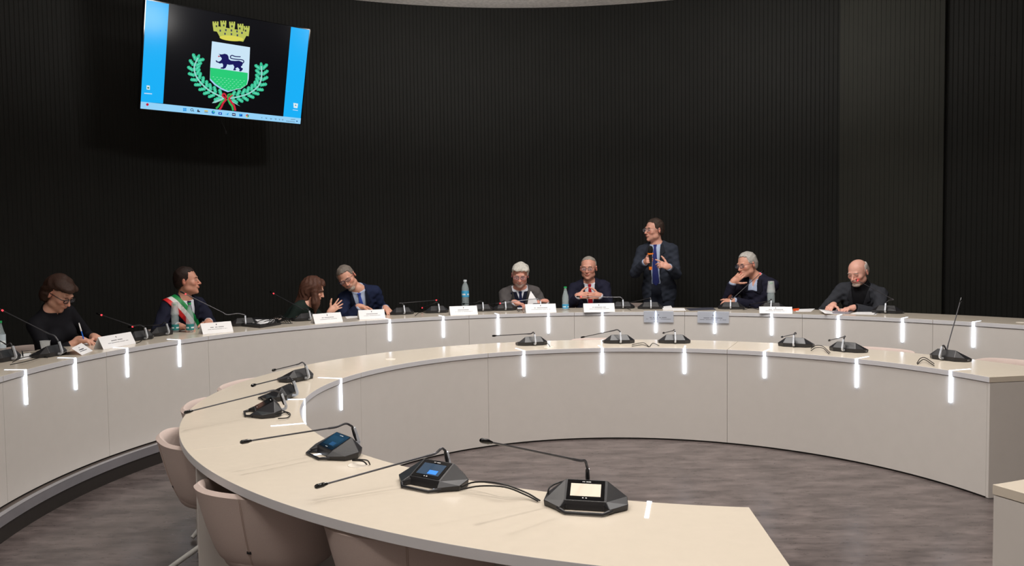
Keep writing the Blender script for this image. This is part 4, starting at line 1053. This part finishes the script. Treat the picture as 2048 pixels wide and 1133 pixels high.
    # eyes and brows
    for s_ in (-1, 1):
        if closed:
            b = MB().tube([TH_(s_*x_, -.0905+.006*abs(x_-.031)/.012, .0035+.002*abs(x_-.031)/.012) for x_ in (.020, .026, .031, .036, .042)], .0011, 5); b.build('eyelashes', mat('lash', (60, 42, 36), .8), par, origin=None); ob = bpy.context.scene.objects
        else:
            b = MB(); b.sphere((0, 0, 0), .0118, 14, 10); b.mi = [0]*len(b.f)
            b.v = [tuple(TH_(s_*.031, -.0780, .0045)+HM_@np.array(v)) for v in b.v]; k0 = len(b.f)
            gz = nrm(np.array([0, -1, -.12])); b.cur = 1
            P_ = MB(); P_.sphere((0, 0, 0), (.0056, .0022, .0056), 12, 6); b.add([TH_(s_*.031, -.0888, .0035)+HM_@np.array(v) for v in P_.v], P_.f)
            b.build('eye', [mat('eye_white', (215, 205, 200), .2), mat('iris_dark', (38, 26, 22), .15)], par, smooth=60)
        pts = [TH_(s_*x_, -.0885+.11*max(0, x_-.03)**1*.8, .0275+z_) for x_, z_ in ((.013, -.002), (.022, .001), (.032, .003), (.042, .001), (.049, -.004))]
        MB().tube(pts, [.002, .0034, .0036, .003, .0015], 6).build('eyebrow', hairm('brow_%d' % (brows or (70, 55, 48))[0], brows or (70, 55, 48)), par, smooth=60)
    kids0 = [c for c in body.children]
    for c in kids0: c.data.transform(Matrix.Translation(Vector(-org)))
    # ---------------- hair
    st, hc_ = hair; o_hl = outfit.get('hl', .074); hm = hairm(st+'_%d_%d' % (hc_[0], hc_[2]), hc_)
    hl = o_hl
    def hairF(pr, keep, rs=.004, amp=.0025, fr_=95):
        F_ = Field(pr, rs, 0, pad=.02)
        def fn(G, A):
            L = (G-Hc.astype(f32))@HM_.astype(f32)/HSV.astype(f32); w_ = np.sin(fr_*L[:, 0]+2*np.sin(35*L[:, 2]))*np.sin(fr_*.8*L[:, 1]+1.5*np.sin(42*L[:, 2]))
            k_ = keep(L)+.0035*np.sin(130*L[:, 0]+3*np.sin(60*L[:, 1]))+.002*np.sin(210*L[:, 0]+90*L[:, 2])
            return np.maximum(A+amp*w_, k_)
        return F_.whole(fn)
    mn = np.minimum; mxx = np.maximum
    if st == 'short':
        pr = [E(TH_(0, .017, .044), (.081, .100, .092), HM_, .02), E(TH_(0, .055, -.01), (.066, .060, .070), HM_, .03)]
        keep = lambda L: mn(mxx(hl-L[:, 2]-.25*L[:, 1], -.078-L[:, 1]), mxx(-.030-L[:, 1]+.9*np.clip(.03-L[:, 2], 0, .03), -.045-L[:, 2]-.5*np.clip(L[:, 1]-.04, -.1, .05)))
        sub('hair', hairF(pr, keep), hm)
    elif st == 'full':      # fuller side swept grey hair
        pr = [E(TH_(.004, .015, .050), (.089, .106, .094), HM_, .02), E(TH_(0, .055, -.01), (.074, .062, .072), HM_, .03), E(TH_(-.03, -.055, .085), (.045, .035, .028), HM_, .02), E(TH_(.04, -.045, .085), (.045, .035, .03), HM_, .02)]
        keep = lambda L: mn(mxx(.062-L[:, 2]-.2*L[:, 1], -.095-L[:, 1]), mxx(-.02-L[:, 1], -.05-L[:, 2]))
        sub('hair', hairF(pr, keep, amp=.004, fr_=70), hm)
    elif st == 'receding':
        pr = [E(TH_(0, .020, .042), (.0785, .096, .090), HM_, .02), E(TH_(0, .055, -.01), (.068, .056, .068), HM_, .03)]
        keep = lambda L: mn(mxx(.080-L[:, 2]-.45*L[:, 1], -.045-L[:, 1]), mxx(-.008-L[:, 1]+.6*np.clip(L[:, 2]-.03, 0, .1), -.045-L[:, 2]))
        sub('hair', hairF(pr, keep, amp=.0015), hm)
    elif st == 'bald':
        pr = [E(TH_(0, .018, .036), (.080, .098, .086), HM_, .02), E(TH_(0, .055, -.01), (.069, .057, .068), HM_, .03)]
        keep = lambda L: mxx(mxx(-.012-L[:, 1]+.3*np.clip(L[:, 2], 0, .1), -.045-L[:, 2]), L[:, 2]-.070+.0*L[:, 1])
        sub('hair', hairF(pr, keep, amp=.0015), hm)
    elif st == 'bob':
        pr = [E(TH_(0, .025, .048), (.094, .106, .098), HM_, .03), E(TH_(0, .065, -.025), (.082, .062, .095), HM_, .03), E(TH_(-.02, -.062, .088), (.058, .042, .030), HM_, .03), E(TH_(.045, -.04, .075), (.04, .045, .03), HM_, .02),
              E(TH_(.072, .03, -.02), (.022, .045, .06), HM_, .02), E(TH_(-.075, .045, -.03), (.020, .035, .06), HM_, .02)]
        keep = lambda L: mn(mxx(.052-L[:, 2]-.2*L[:, 1], -.11-L[:, 1]), mxx(.014-L[:, 1]+.0*L[:, 2], -.12-L[:, 2]))
        sub('hair', hairF(pr, keep, amp=.005, fr_=60), hm)
    elif st == 'long':
        dn = np.array([0, 0, -1.]); pr = [E(TH_(0, .018, .044), (.088, .106, .092), HM_, .03), E(TH_(0, .055, -.02), (.085, .07, .09), HM_, .04)]
        for s_ in (-1, 1):
            a = TH_(s_*.072, .012, .03); b_ = a+dn*.16+HM_[:, 0]*s_*.012-HM_[:, 1]*.012; c_ = b_+dn*.12-HM_[:, 1]*.02-HM_[:, 0]*s_*.01
            pr += [Cn(a, b_, .030, .040, .04), Cn(b_, c_, .040, .022, .04)]
        a = TH_(0, .075, .0); pr += [Cn(a, a+dn*.13+HM_[:, 1]*.03, .062, .060, .04), Cn(a+dn*.13+HM_[:, 1]*.03, a+dn*.2+HM_[:, 1]*.10, .055, .03, .04), Cn(TH_(0, -.05, .09), TH_(-.055, -.075, .02), .028, .016, .03), Cn(TH_(0, -.05, .09), TH_(.055, -.075, .02), .028, .016, .03)]
        keep = lambda L: mn(mxx(.058-L[:, 2]-.2*L[:, 1], -.115-L[:, 1]), mn(-.032-L[:, 1], mxx(np.abs(L[:, 0])*-1+.056, -.10-L[:, 1])))
        sub('hair', hairF(pr, keep, amp=.004, fr_=110), hm)
    if beard is not None and outfit.get('beard3d'):
        pr = [E(TH_(0, -.072, -.098), (.036, .030, .024), HM_, .02), E(TH_(0, -.100, -.044), (.026, .010, .006), HM_, .006)]
        keep = lambda L: mxx(-(((L[:, 0]/.024)**2+((L[:, 2]+.060)/.011)**2)-1)*.01, -1)
        sub('beard', hairF(pr, keep, amp=.002, rs=.0035), hairm('beard_%d' % beard[0], beard))
    # ---------------- clothing
    o_ = outfit; jc = o_.get('jacket'); V0 = o_.get('v', .20); vw = o_.get('vw', .062)
    arml = []
    for Sh, El, W, d in arms:
        fa = nrm(W-El); arml.append([Cn(Sh, El, .048, .041, .03), Cn(El, W-fa*.012, .041, .033, .02)])
    shirtp = torso+[Cn(T(0, .012, .50), T(0, .006, .560), .060, .058, .02)]
    def necktrim(L, zt): return mxx(L[:, 2]-(zt+.25*L[:, 1]), -1)
    def tl(G): L = (G-Pv.astype(f32))@TM.astype(f32); L[:, 2] /= f32(q); return L
    if o_.get('shirt'):
        pr = list(torso)+[Cn(T(0, .012, .49), T(0, .006, .575), .057 if not o_.get('turtle') else .064, .056 if not o_.get('turtle') else .058, .02)]
        for Sh, El, W, d in arms: fa = nrm(W-El); pr += [Cn(El+(W-El)*.3, W+fa*.004, .038, .032, .01)] if jc else [Cn(Sh, El, .048, .038, .03), Cn(El, W-fa*.01-(W-El)*o_.get('bare', 0), .040, .030, .02)]
        F_ = Field(pr, .005, infl=.006, pad=.02)
        zt = .600 if o_.get('turtle') else .550
        def fn(G, A):
            L = tl(G); A = np.maximum(A, mn(L[:, 2]-(zt+.35*L[:, 1]), (np.linalg.norm(L[:, :2], axis=1)-.10)*-1))
            if o_.get('open'): A = np.maximum(A, -mxx(poly2(L[:, [0, 2]], [(-.045, .60), (0, .455), (.045, .60)]), L[:, 1]+.0))
            else: A = np.maximum(A, -mxx(poly2(L[:, [0, 2]], [(-.030, .60), (0, .505), (.030, .60)]), L[:, 1]+.03)) if not o_.get('turtle') else A
            for Sh, El, W, d in arms:
                fa = nrm(W-El).astype(f32); g = (G-W.astype(f32)); A = np.where((np.sqrt((g*g).sum(1)) < .08), mxx(A, g@fa-.002+(0 if jc else .02)), A)
            return A
        sub('shirt' if not female else 'top', F_.whole(fn), cloth(*o_['shirt']))
    if o_.get('vest'):
        F_ = Field(torso, .005, infl=.011, pad=.02)
        def fn(G, A):
            L = tl(G); return np.maximum(np.maximum(A, -mxx(poly2(L[:, [0, 2]], [(-.075, .62), (0, .40), (.075, .62)]), L[:, 1]-.02)), L[:, 2]-.52)
        sub('knitted_vest', F_.whole(fn), cloth(*o_['vest']))
    if jc:
        pr = list(torso); 
        for a_ in arml: pr += a_[:1]
        if standing:
            pr += [E(T(0, .0, -.06), (.172*sw, .125*belly, .16), TM, .05), Cn(T(-.05, 0, -.12), T(.05, 0, -.12), .105, .105, .05)]
        rnd_ = np.random.RandomState(len(label)); ph = rnd_.rand(6)*6
        F_ = Field(pr, .005, infl=.015, pad=.025, extra=[a_[1] for a_ in arml])
        vb = o_.get('vbot', .17)
        vpoly = [(-vw-.02, .64), (-vw, .50), (-.052, .42), (-.004, vb), (.006, vb), (.052, .42), (vw, .50), (vw+.02, .64)]
        if standing and o_.get('openfront'): vpoly = [(-vw-.02, .64), (-vw, .50), (-.058, .42), (-.045, .15), (-.075, -.35), (.070, -.35), (.045, .15), (.058, .42), (vw, .50), (vw+.02, .64)]
        def fn(G, A):
            L = tl(G)
            wr = .0022*np.sin(48*L[:, 2]+30*L[:, 0]+ph[0])*np.sin(26*L[:, 1]-22*L[:, 2]+ph[1])+.002*np.sin(90*L[:, 2]-50*L[:, 0]+ph[2])
            A = A+wr
            A = np.maximum(A, -mxx(poly2(L[:, [0, 2]], vpoly), L[:, 1]-.02))
            nk = np.sqrt(L[:, 0]**2+(L[:, 1]-.012)**2)-.066; A = np.maximum(A, -mxx(nk, .50-L[:, 2]))
            if standing: A = np.maximum(A, -.30-L[:, 2])
            return A
        F_.whole(fn)
        for (Sh, El, W, d), a_ in zip(arms, arml):
            F_.op(a_[1], .015)
        def fn3(G, A):
            A = A+.0022*np.sin(55*G[:, 0]+40*G[:, 2]+ph[3])*np.sin(38*G[:, 1]-60*G[:, 2]+ph[4])
            for Sh, El, W, d in arms:
                fa = nrm(W-El).astype(f32); g = (G-W.astype(f32)); A = np.where((np.sqrt((g*g).sum(1)) < .075), mxx(A, g@fa+.016), A)
            return A
        jo = sub('jacket', F_.whole(fn3), cloth(*jc))
        # lapels
        F_ = Field(torso, .0045, infl=.024, pad=.02)
        def fl_(G, A):
            L = tl(G); X = np.abs(L[:, 0]); P2 = np.stack([X, L[:, 2]], 1)
            lp = poly2(P2, [(vw+.0, .535), (.052, .42), (.004, vb), (.016, vb-.005), (.095, .385), (.078, .40), (.108, .425), (.085, .535)])
            return mxx(mxx(A, lp), mxx(L[:, 1]+.0, -.0-(A+.012)))
        if not (standing and o_.get('openfront')) : sub('lapel', F_.whole(fl_), cloth(*(o_.get('lapel') or (jc[0]+'_lapel', tuple(max(0, int(c*.74)) for c in jc[1])))), par=jo)
        else:
            def fl2(G, A):
                L = tl(G); P2 = np.stack([np.abs(L[:, 0]), L[:, 2]], 1); lp = poly2(P2, [(vw+.0, .535), (.058, .42), (.046, .18), (.056, .18), (.105, .40), (.085, .41), (.115, .435), (.085, .535)])
                return mxx(mxx(A, lp), mxx(L[:, 1], -(A+.012)))
            sub('lapel', F_.whole(fl2), cloth(jc[0]+'_lapel', tuple(max(0, int(c*.74)) for c in jc[1])), par=jo)
    if tie:
        tb = tie.get('bot', .16)
        F_ = Field(torso+[Cn(T(0, .0, .50), T(0, -.004, .55), .060, .056, .02)], .004, infl=.014, pad=.02)
        def ft(G, A):
            L = tl(G); tp = poly2(L[:, [0, 2]], [(-.020, .535), (.020, .535), (.013, .500), (.022, .42), (.034+tie.get('w', 0), tb+.04), (0, tb), (-.034-tie.get('w', 0), tb+.04), (-.022, .42), (-.013, .500)])
            return mxx(mxx(A, tp), mxx(L[:, 1]+.01, -(A+.010)))
        sub('tie', F_.whole(ft), cloth(*tie['c']))
    if sash:
        F_ = Field(torso+arml[0][:1]+arml[1][:1], .004, infl=.024, pad=.02)
        u_ = np.array([math.cos(.92), -math.sin(.92)])      # along the sash, from own right shoulder to left hip
        def band(L): return (L[:, 0]*math.sin(.92)+(L[:, 2]-.30)*math.cos(.92))*1.0-.035
        def fs(G, A):
            L = tl(G); w_ = band(L); return mxx(mxx(A, np.abs(w_)-.062), mxx(-(A+.008), mn(L[:, 0]*0+1, np.abs(L[:, 2]-.27)-.33)))
        def ms_(Cc):
            L = (Cc-Pv)@TM; L[:, 2] /= q; w_ = band(L); return np.where(w_ > .021, 0, np.where(w_ > -.021, 1, 2))
        sub('sash', F_.whole(fs), [mat('sash_green', (20, 140, 70), .5), mat('sash_white', (225, 225, 222), .5), mat('sash_red', (215, 35, 40), .5)], matfn=ms_, label='green, white and red ribbon sash')
    # trousers, shoes
    F_ = Field([E(T(0, 0, -.0), (.17*sw, .125*belly, .12), TM, .04)]+legs, .010, infl=.014, pad=.03)
    def ftr(G, A): return mxx(A, (fl+.075)-G[:, 2])
    sub('trousers', F_.whole(lambda G, A: mxx(ftr(G, A), ((G-Pv.astype(f32))@TM.astype(f32))[:, 2]-(.12 if standing else .06))), cloth(*(o_.get('trousers') or ('dark_trousers', (34, 36, 44)))))
    for an, f_ in feet:
        F_ = Field([Cn(an-np.array([0, 0, .04]), an-np.array([0, 0, .055]), .040, .040, .03), Cn(an-np.array([0, 0, .052])-f_*.035, an-np.array([0, 0, .058])+f_*.15, .036, .030, .03)], .008, pad=.02, infl=.004)
        sub('shoe', F_.whole(lambda G, A: mxx(A, fl-.0-G[:, 2])), mat('shoe_leather', (22, 20, 20), .3))
    # glasses
    if glasses:
        gcol, low = glasses; b = MB(); zg = .006+low; tk = .0034 if female else .0021
        for s_ in (-1, 1):
            pts = []
            for a in np.linspace(0, 2*math.pi, 17): pts.append(TH_(s_*(.032+.0245*math.copysign(abs(math.cos(a))**.75, math.cos(a))), -.104+.006*abs(math.cos(a)), zg+.0175*math.copysign(abs(math.sin(a))**.8, math.sin(a))))
            b.tube(pts, tk, 6, cap=False); b.tube([TH_(s_*.056, -.098, zg+.009), TH_(s_*.076, -.085, zg+.010), TH_(s_*.083, -.02, .012), TH_(s_*.085, .012, .008)], tk*.9, 6)
        b.tube([TH_(-.009, -.106, zg+.005), TH_(0, -.110, zg+.008), TH_(.009, -.106, zg+.005)], .0019, 6)
        b.v = [tuple(np.array(v)-org) for v in b.v]
        g_ = b.build('spectacles', mat('frame_%d' % gcol[0], gcol, .35), par, smooth=60)
        for s_ in (-1, 1):
            b = MB(); pts = [TH_(s_*(.032+.0235*math.copysign(abs(math.cos(a))**.75, math.cos(a))), -.103, zg+.0165*math.copysign(abs(math.sin(a))**.8, math.sin(a)))-org for a in np.linspace(0, 2*math.pi, 17)[:-1]]
            pts2 = [p_+HM_[:, 1]*.0012 for p_ in pts]; n_ = 16
            b.add(pts+pts2, [tuple(range(n_)), tuple(range(2*n_-1, n_-1, -1))]+[(i, n_+i, n_+(i+1) % n_, (i+1) % n_) for i in range(n_)])
            b.build('lens', mat('spectacle_lens', (200, 205, 225), .03, alpha=.09, spec=1.0), g_)
    if watch:
        Sh, El, W, d = arms[0 if watch == 'R' else 1]; fa = nrm(W-El); a_ = W+fa*.004; b = MB(); b.tube([a_-org-fa*.003, a_-org+fa*.003], .030, 14); b.build('bracelet', mat('bead_brown', (120, 80, 50), .5), par)
    return body, T, TM, Hc, HM_, arms

NAVY = ('navy_suit', (29, 30, 48)); NAVY2 = ('dark_navy', (26, 28, 46)); BLUE = ('blue_suit', (25, 34, 62)); GREY = ('grey_tweed', (84, 80, 80)); CHAR = ('charcoal', (52, 54, 60)); SLATE = ('slate_suit', (46, 51, 62)); BLACK = ('black_knit', (20, 20, 26))
WHT = ('white_shirt', (214, 218, 228)); LBL = ('pale_blue_shirt', (176, 190, 216))
def az(a, z_=0): return np.array([math.cos(math.radians(a)), math.sin(math.radians(a)), z_])
def pel(px, R, z): p = atR(px, 600, R); return np.array([p[0], p[1], z])
SZ = PL+.56
DN = (0, 0, -1)
# 1 woman writing
person('woman with short brown hair and black glasses, writing with head bowed at far left', atR(118, 588, 4.50), pel(100, 4.72, SZ-.03), -24, -10, 36, 4,
       dict(p=atR(178, 683, 4.22), d=az(-5, -.15), n=DN, curls=[.5, .3, .35, .5], thumb=.8), dict(p=atR(201, 679, 4.28), d=az(-30, -.2), n=DN, curl=.25),
       dict(shirt=BLACK, bare=.35, trousers=('black_trousers', (20, 20, 24))), ('bob', (56, 37, 29)), skin=(214, 162, 140), glasses=((20, 20, 22), 0), female=True, sc=.96, brows=(60, 40, 32), closed=True, jaw=.93)
o = MB().tube([(0, 0, 0), (0, 0, .07)], .0045, 8).build('pen_barrel', mat('pen_blue', (40, 110, 220), .3)); o.name = 'pen'
pp = atR(168, 681, 4.24); o.location = pp; o.rotation_euler = (0, -.25, 0); tag(o, 'pen with white top and blue grip in the hand of the woman writing', 'pen')
c_ = MB().tube([(0, 0, .07), (0, 0, .12), (0, 0, .135)], [.0052, .0052, .003], 8).build('pen_top', m_paper, o)
# 2 man with sash
person('man with short dark hair in navy suit and green white red sash, looking right', atR(374, 563, 4.62), pel(352, 4.78, SZ-.01), -38, 6, -3, 0,
       dict(p=atR(372, 655, 4.25), d=az(-20, -.1), n=DN, curl=.3), dict(p=atR(418, 647, 4.30), d=az(-70, -.1), n=DN, curl=.3),
       dict(jacket=NAVY2, shirt=WHT, vw=.058, vbot=.20), ('short', (46, 34, 30)), skin=(204, 148, 126), brows=(36, 26, 24), sash=True, tie=dict(c=('navy_tie', (28, 34, 66))), jaw=.96)
# 3 woman with long hair
person('woman with long brown hair in dark green top bending right, seen from behind her hair', atR(627, 580, 4.47), pel(560, 4.70, SZ), -12, 12, 24, 0,
       dict(p=atR(612, 643, 4.22), d=az(-20, -.3), n=DN, curl=.4), dict(p=atR(672, 614, 4.40), d=az(12, .75), n=az(110, -.1), curls=[.05, .15, .22, .3], spread=.5, thumb=-.2, t=az(190, .6)),
       dict(shirt=('dark_green_knit', (28, 40, 36)), trousers=('black_trousers', (20, 20, 24))), ('long', (82, 53, 42)), skin=(222, 170, 148), female=True, sc=.95, brows=(80, 55, 42), poleR=(-.3, -.6, -1), closed=True)
# 4 man with blue tie
person('grey haired man with goatee in blue suit and blue tie, head tilted left, looking down', atR(694, 556, 4.55), pel(732, 4.80, SZ), -84, -90, 27, 30,
       dict(p=atR(733, 615, 4.30), d=az(8, -.12), n=DN, curls=[.25, .35, .45, .55]), dict(p=atR(777, 622, 4.30), d=az(-60, -.35), n=DN, curl=.4),
       dict(jacket=BLUE, shirt=LBL, vw=.066, vbot=.10, hl=.078, beard3d=True), ('short', (122, 112, 104)), skin=(212, 158, 136), glasses=((26, 28, 60), .012), brows=(110, 95, 85), beard=(158, 144, 134), tie=dict(c=('royal_tie', (56, 80, 170)), bot=.12), closed=True, nb_off=(.07, 0, 0), poleR=(-.7, .1, -1), poleL=(.35, .25, -1))
# 5 bearded man in grey
person('white haired bearded man in grey jacket, dark vest and glasses, looking down', atR(1040, 551, 4.52), pel(1041, 4.84, SZ-.02), -93, -97, 20, -3,
       dict(p=atR(1043, 609, 4.24), d=az(-20, -.25), n=DN, curls=[.25, .4, .5, .55]), dict(p=atR(1080, 603, 4.30), d=az(-150, .1), n=(-.3, -.2, -1), curl=.6),
       dict(jacket=GREY, shirt=WHT, vest=('navy_knit', (24, 26, 44)), vw=.082, vbot=.16), ('full', (196, 192, 184)), skin=(214, 154, 136), glasses=((60, 40, 80), 0), brows=(150, 145, 140), beard=(190, 184, 178), tie=dict(c=('navy_tie', (28, 34, 66)), bot=.3), belly=1.1, jaw=1.08, closed=True, poleR=(-.4, .3, -1), poleL=(.4, .3, -1), shoulder_w=1.0)
# 6 man with red tie
person('man with receding grey hair and glasses in navy suit and red tie, hands clasped', atR(1177, 537, 4.68), pel(1181, 4.90, SZ), -98, -110, 6, 0,
       dict(p=atR(1170, 591, 4.40), d=az(-22, .05), n=az(80, -.1), curls=[.75, .8, .8, .8], spread=0, t=(0, 0, 1), thumb=.8), dict(p=atR(1187, 592, 4.38), d=az(-160, .0), n=az(110, 0), curls=[.5, .5, .5, .5], spread=0, t=(0, 0, 1), thumb=.8),
       dict(jacket=NAVY, shirt=WHT, vw=.058, vbot=.20), ('receding', (150, 142, 134)), skin=(212, 154, 134), glasses=((50, 44, 44), 0), brows=(110, 95, 85), tie=dict(c=('red_tie', (170, 24, 40))), poleR=(-.5, .2, -1), poleL=(.5, .2, -1))
# 7 standing man
PM = atR(1301, 521, 4.50)
b7 = person('standing man in dark suit and blue tie speaking into a handheld orange-ringed microphone', atR(1308, 461, 4.83), pel(1318, 4.88, PL+.945), -118, -160, 2, 0,
       dict(p=PM-az(-5)*.034-az(-95)*.02, d=az(-92, .28), n=az(-5, 0), curls=[1.0, 1.02, 1.02, 1.0], t=(0, 0, 1), thumb=1.0, spread=.0), dict(p=atR(1325, 530, 4.50), d=az(-172, .35), n=az(110, -.35), curls=[.05, .65, .8, .9], t=(0, 0, 1), thumb=.1),
       dict(jacket=SLATE, shirt=LBL, vw=.060, hl=.080, openfront=True, trousers=('slate_trousers', (34, 38, 50))), ('short', (62, 50, 44)), standing=True, skin=(216, 160, 140), glasses=((150, 140, 140), 0), brows=(56, 42, 36), tie=dict(c=('dark_blue_tie', (44, 52, 112)), bot=.03, w=.004), poleR=(-.45, .3, -1), poleL=(.45, .35, -1), jaw=.94)
pm = PM; E0 = empty('handheld_microphone', tuple(pm)); E0.rotation_euler = (.12, -.03, 0); tag(E0, 'black handheld microphone with orange rings held by the standing man', 'microphone')
MB().lathe([(0, -.085), (.015, -.085), (.0165, -.04), (.018, .05), (.017, .075), (0, .075)], 18).build('handle', m_blk, E0, smooth=50)
MB().lathe([(0, .078), (.022, .080), (.027, .10), (.028, .125), (.022, .148), (.010, .158), (0, .16)], 18).build('grille', mat('mic_foam', (14, 14, 15), .9, bump=.6, bscale=900), E0, smooth=60)
m_or = mat('orange_rubber', (250, 130, 40), .45)
MB().lathe([(.017, .064), (.031, .066), (.033, .072), (.031, .079), (.017, .081)], 18).build('upper_ring', m_or, E0, smooth=50, label='orange ring')
MB().lathe([(0, -.104), (.016, -.104), (.018, -.094), (.018, -.072), (.0155, -.070), (0, -.070)], 18).build('end_cap', m_or, E0, smooth=50, label='orange end cap')
# 8 man with hand on chin
person('white haired man with glasses in dark navy suit, right hand over his mouth, leaning left', atR(1494, 530, 4.60), pel(1518, 4.82, SZ), -132, -158, 14, 4,
       dict(p=atR(1476, 556, 4.50), d=az(-30, .95), n=az(60, .2), curls=[.45, .55, .6, .65], t=az(60, -.3), thumb=.3), dict(p=atR(1455, 604, 4.46), d=az(-170, -.1), n=az(20, -.3), curl=.5),
       dict(jacket=('deep_navy', (30, 30, 46)), shirt=LBL, vw=.044, vbot=.43, open=True, hl=.086), ('short', (182, 178, 172)), skin=(212, 156, 134), glasses=((26, 28, 44), 0), brows=(130, 120, 115), watch='R', jaw=1.0, poleR=(-.8, -.1, -1.3), poleL=(.5, .3, -1), nb_off=(.05, 0, .01))
# 9 bald man
person('balding man with grey goatee in charcoal jacket over black turtleneck, reading at right', atR(1716, 545, 4.56), pel(1722, 4.84, SZ-.01), -128, -148, 24, 0,
       dict(p=atR(1660, 615, 4.26), d=az(-140, -.25), n=DN, curl=.35), dict(p=atR(1695, 618, 4.22), d=az(-170, -.1), n=DN, curl=.35),
       dict(jacket=CHAR, shirt=('black_turtleneck', (18, 18, 22)), turtle=True, vw=.075, vbot=.12, beard3d=True), ('bald', (186, 178, 172)), skin=(224, 170, 152), brows=(150, 130, 120), beard=(206, 188, 176), closed=True, poleR=(-.7, .3, -1), poleL=(1, -.2, -.6), jaw=1.03, shoulder_w=1.05)
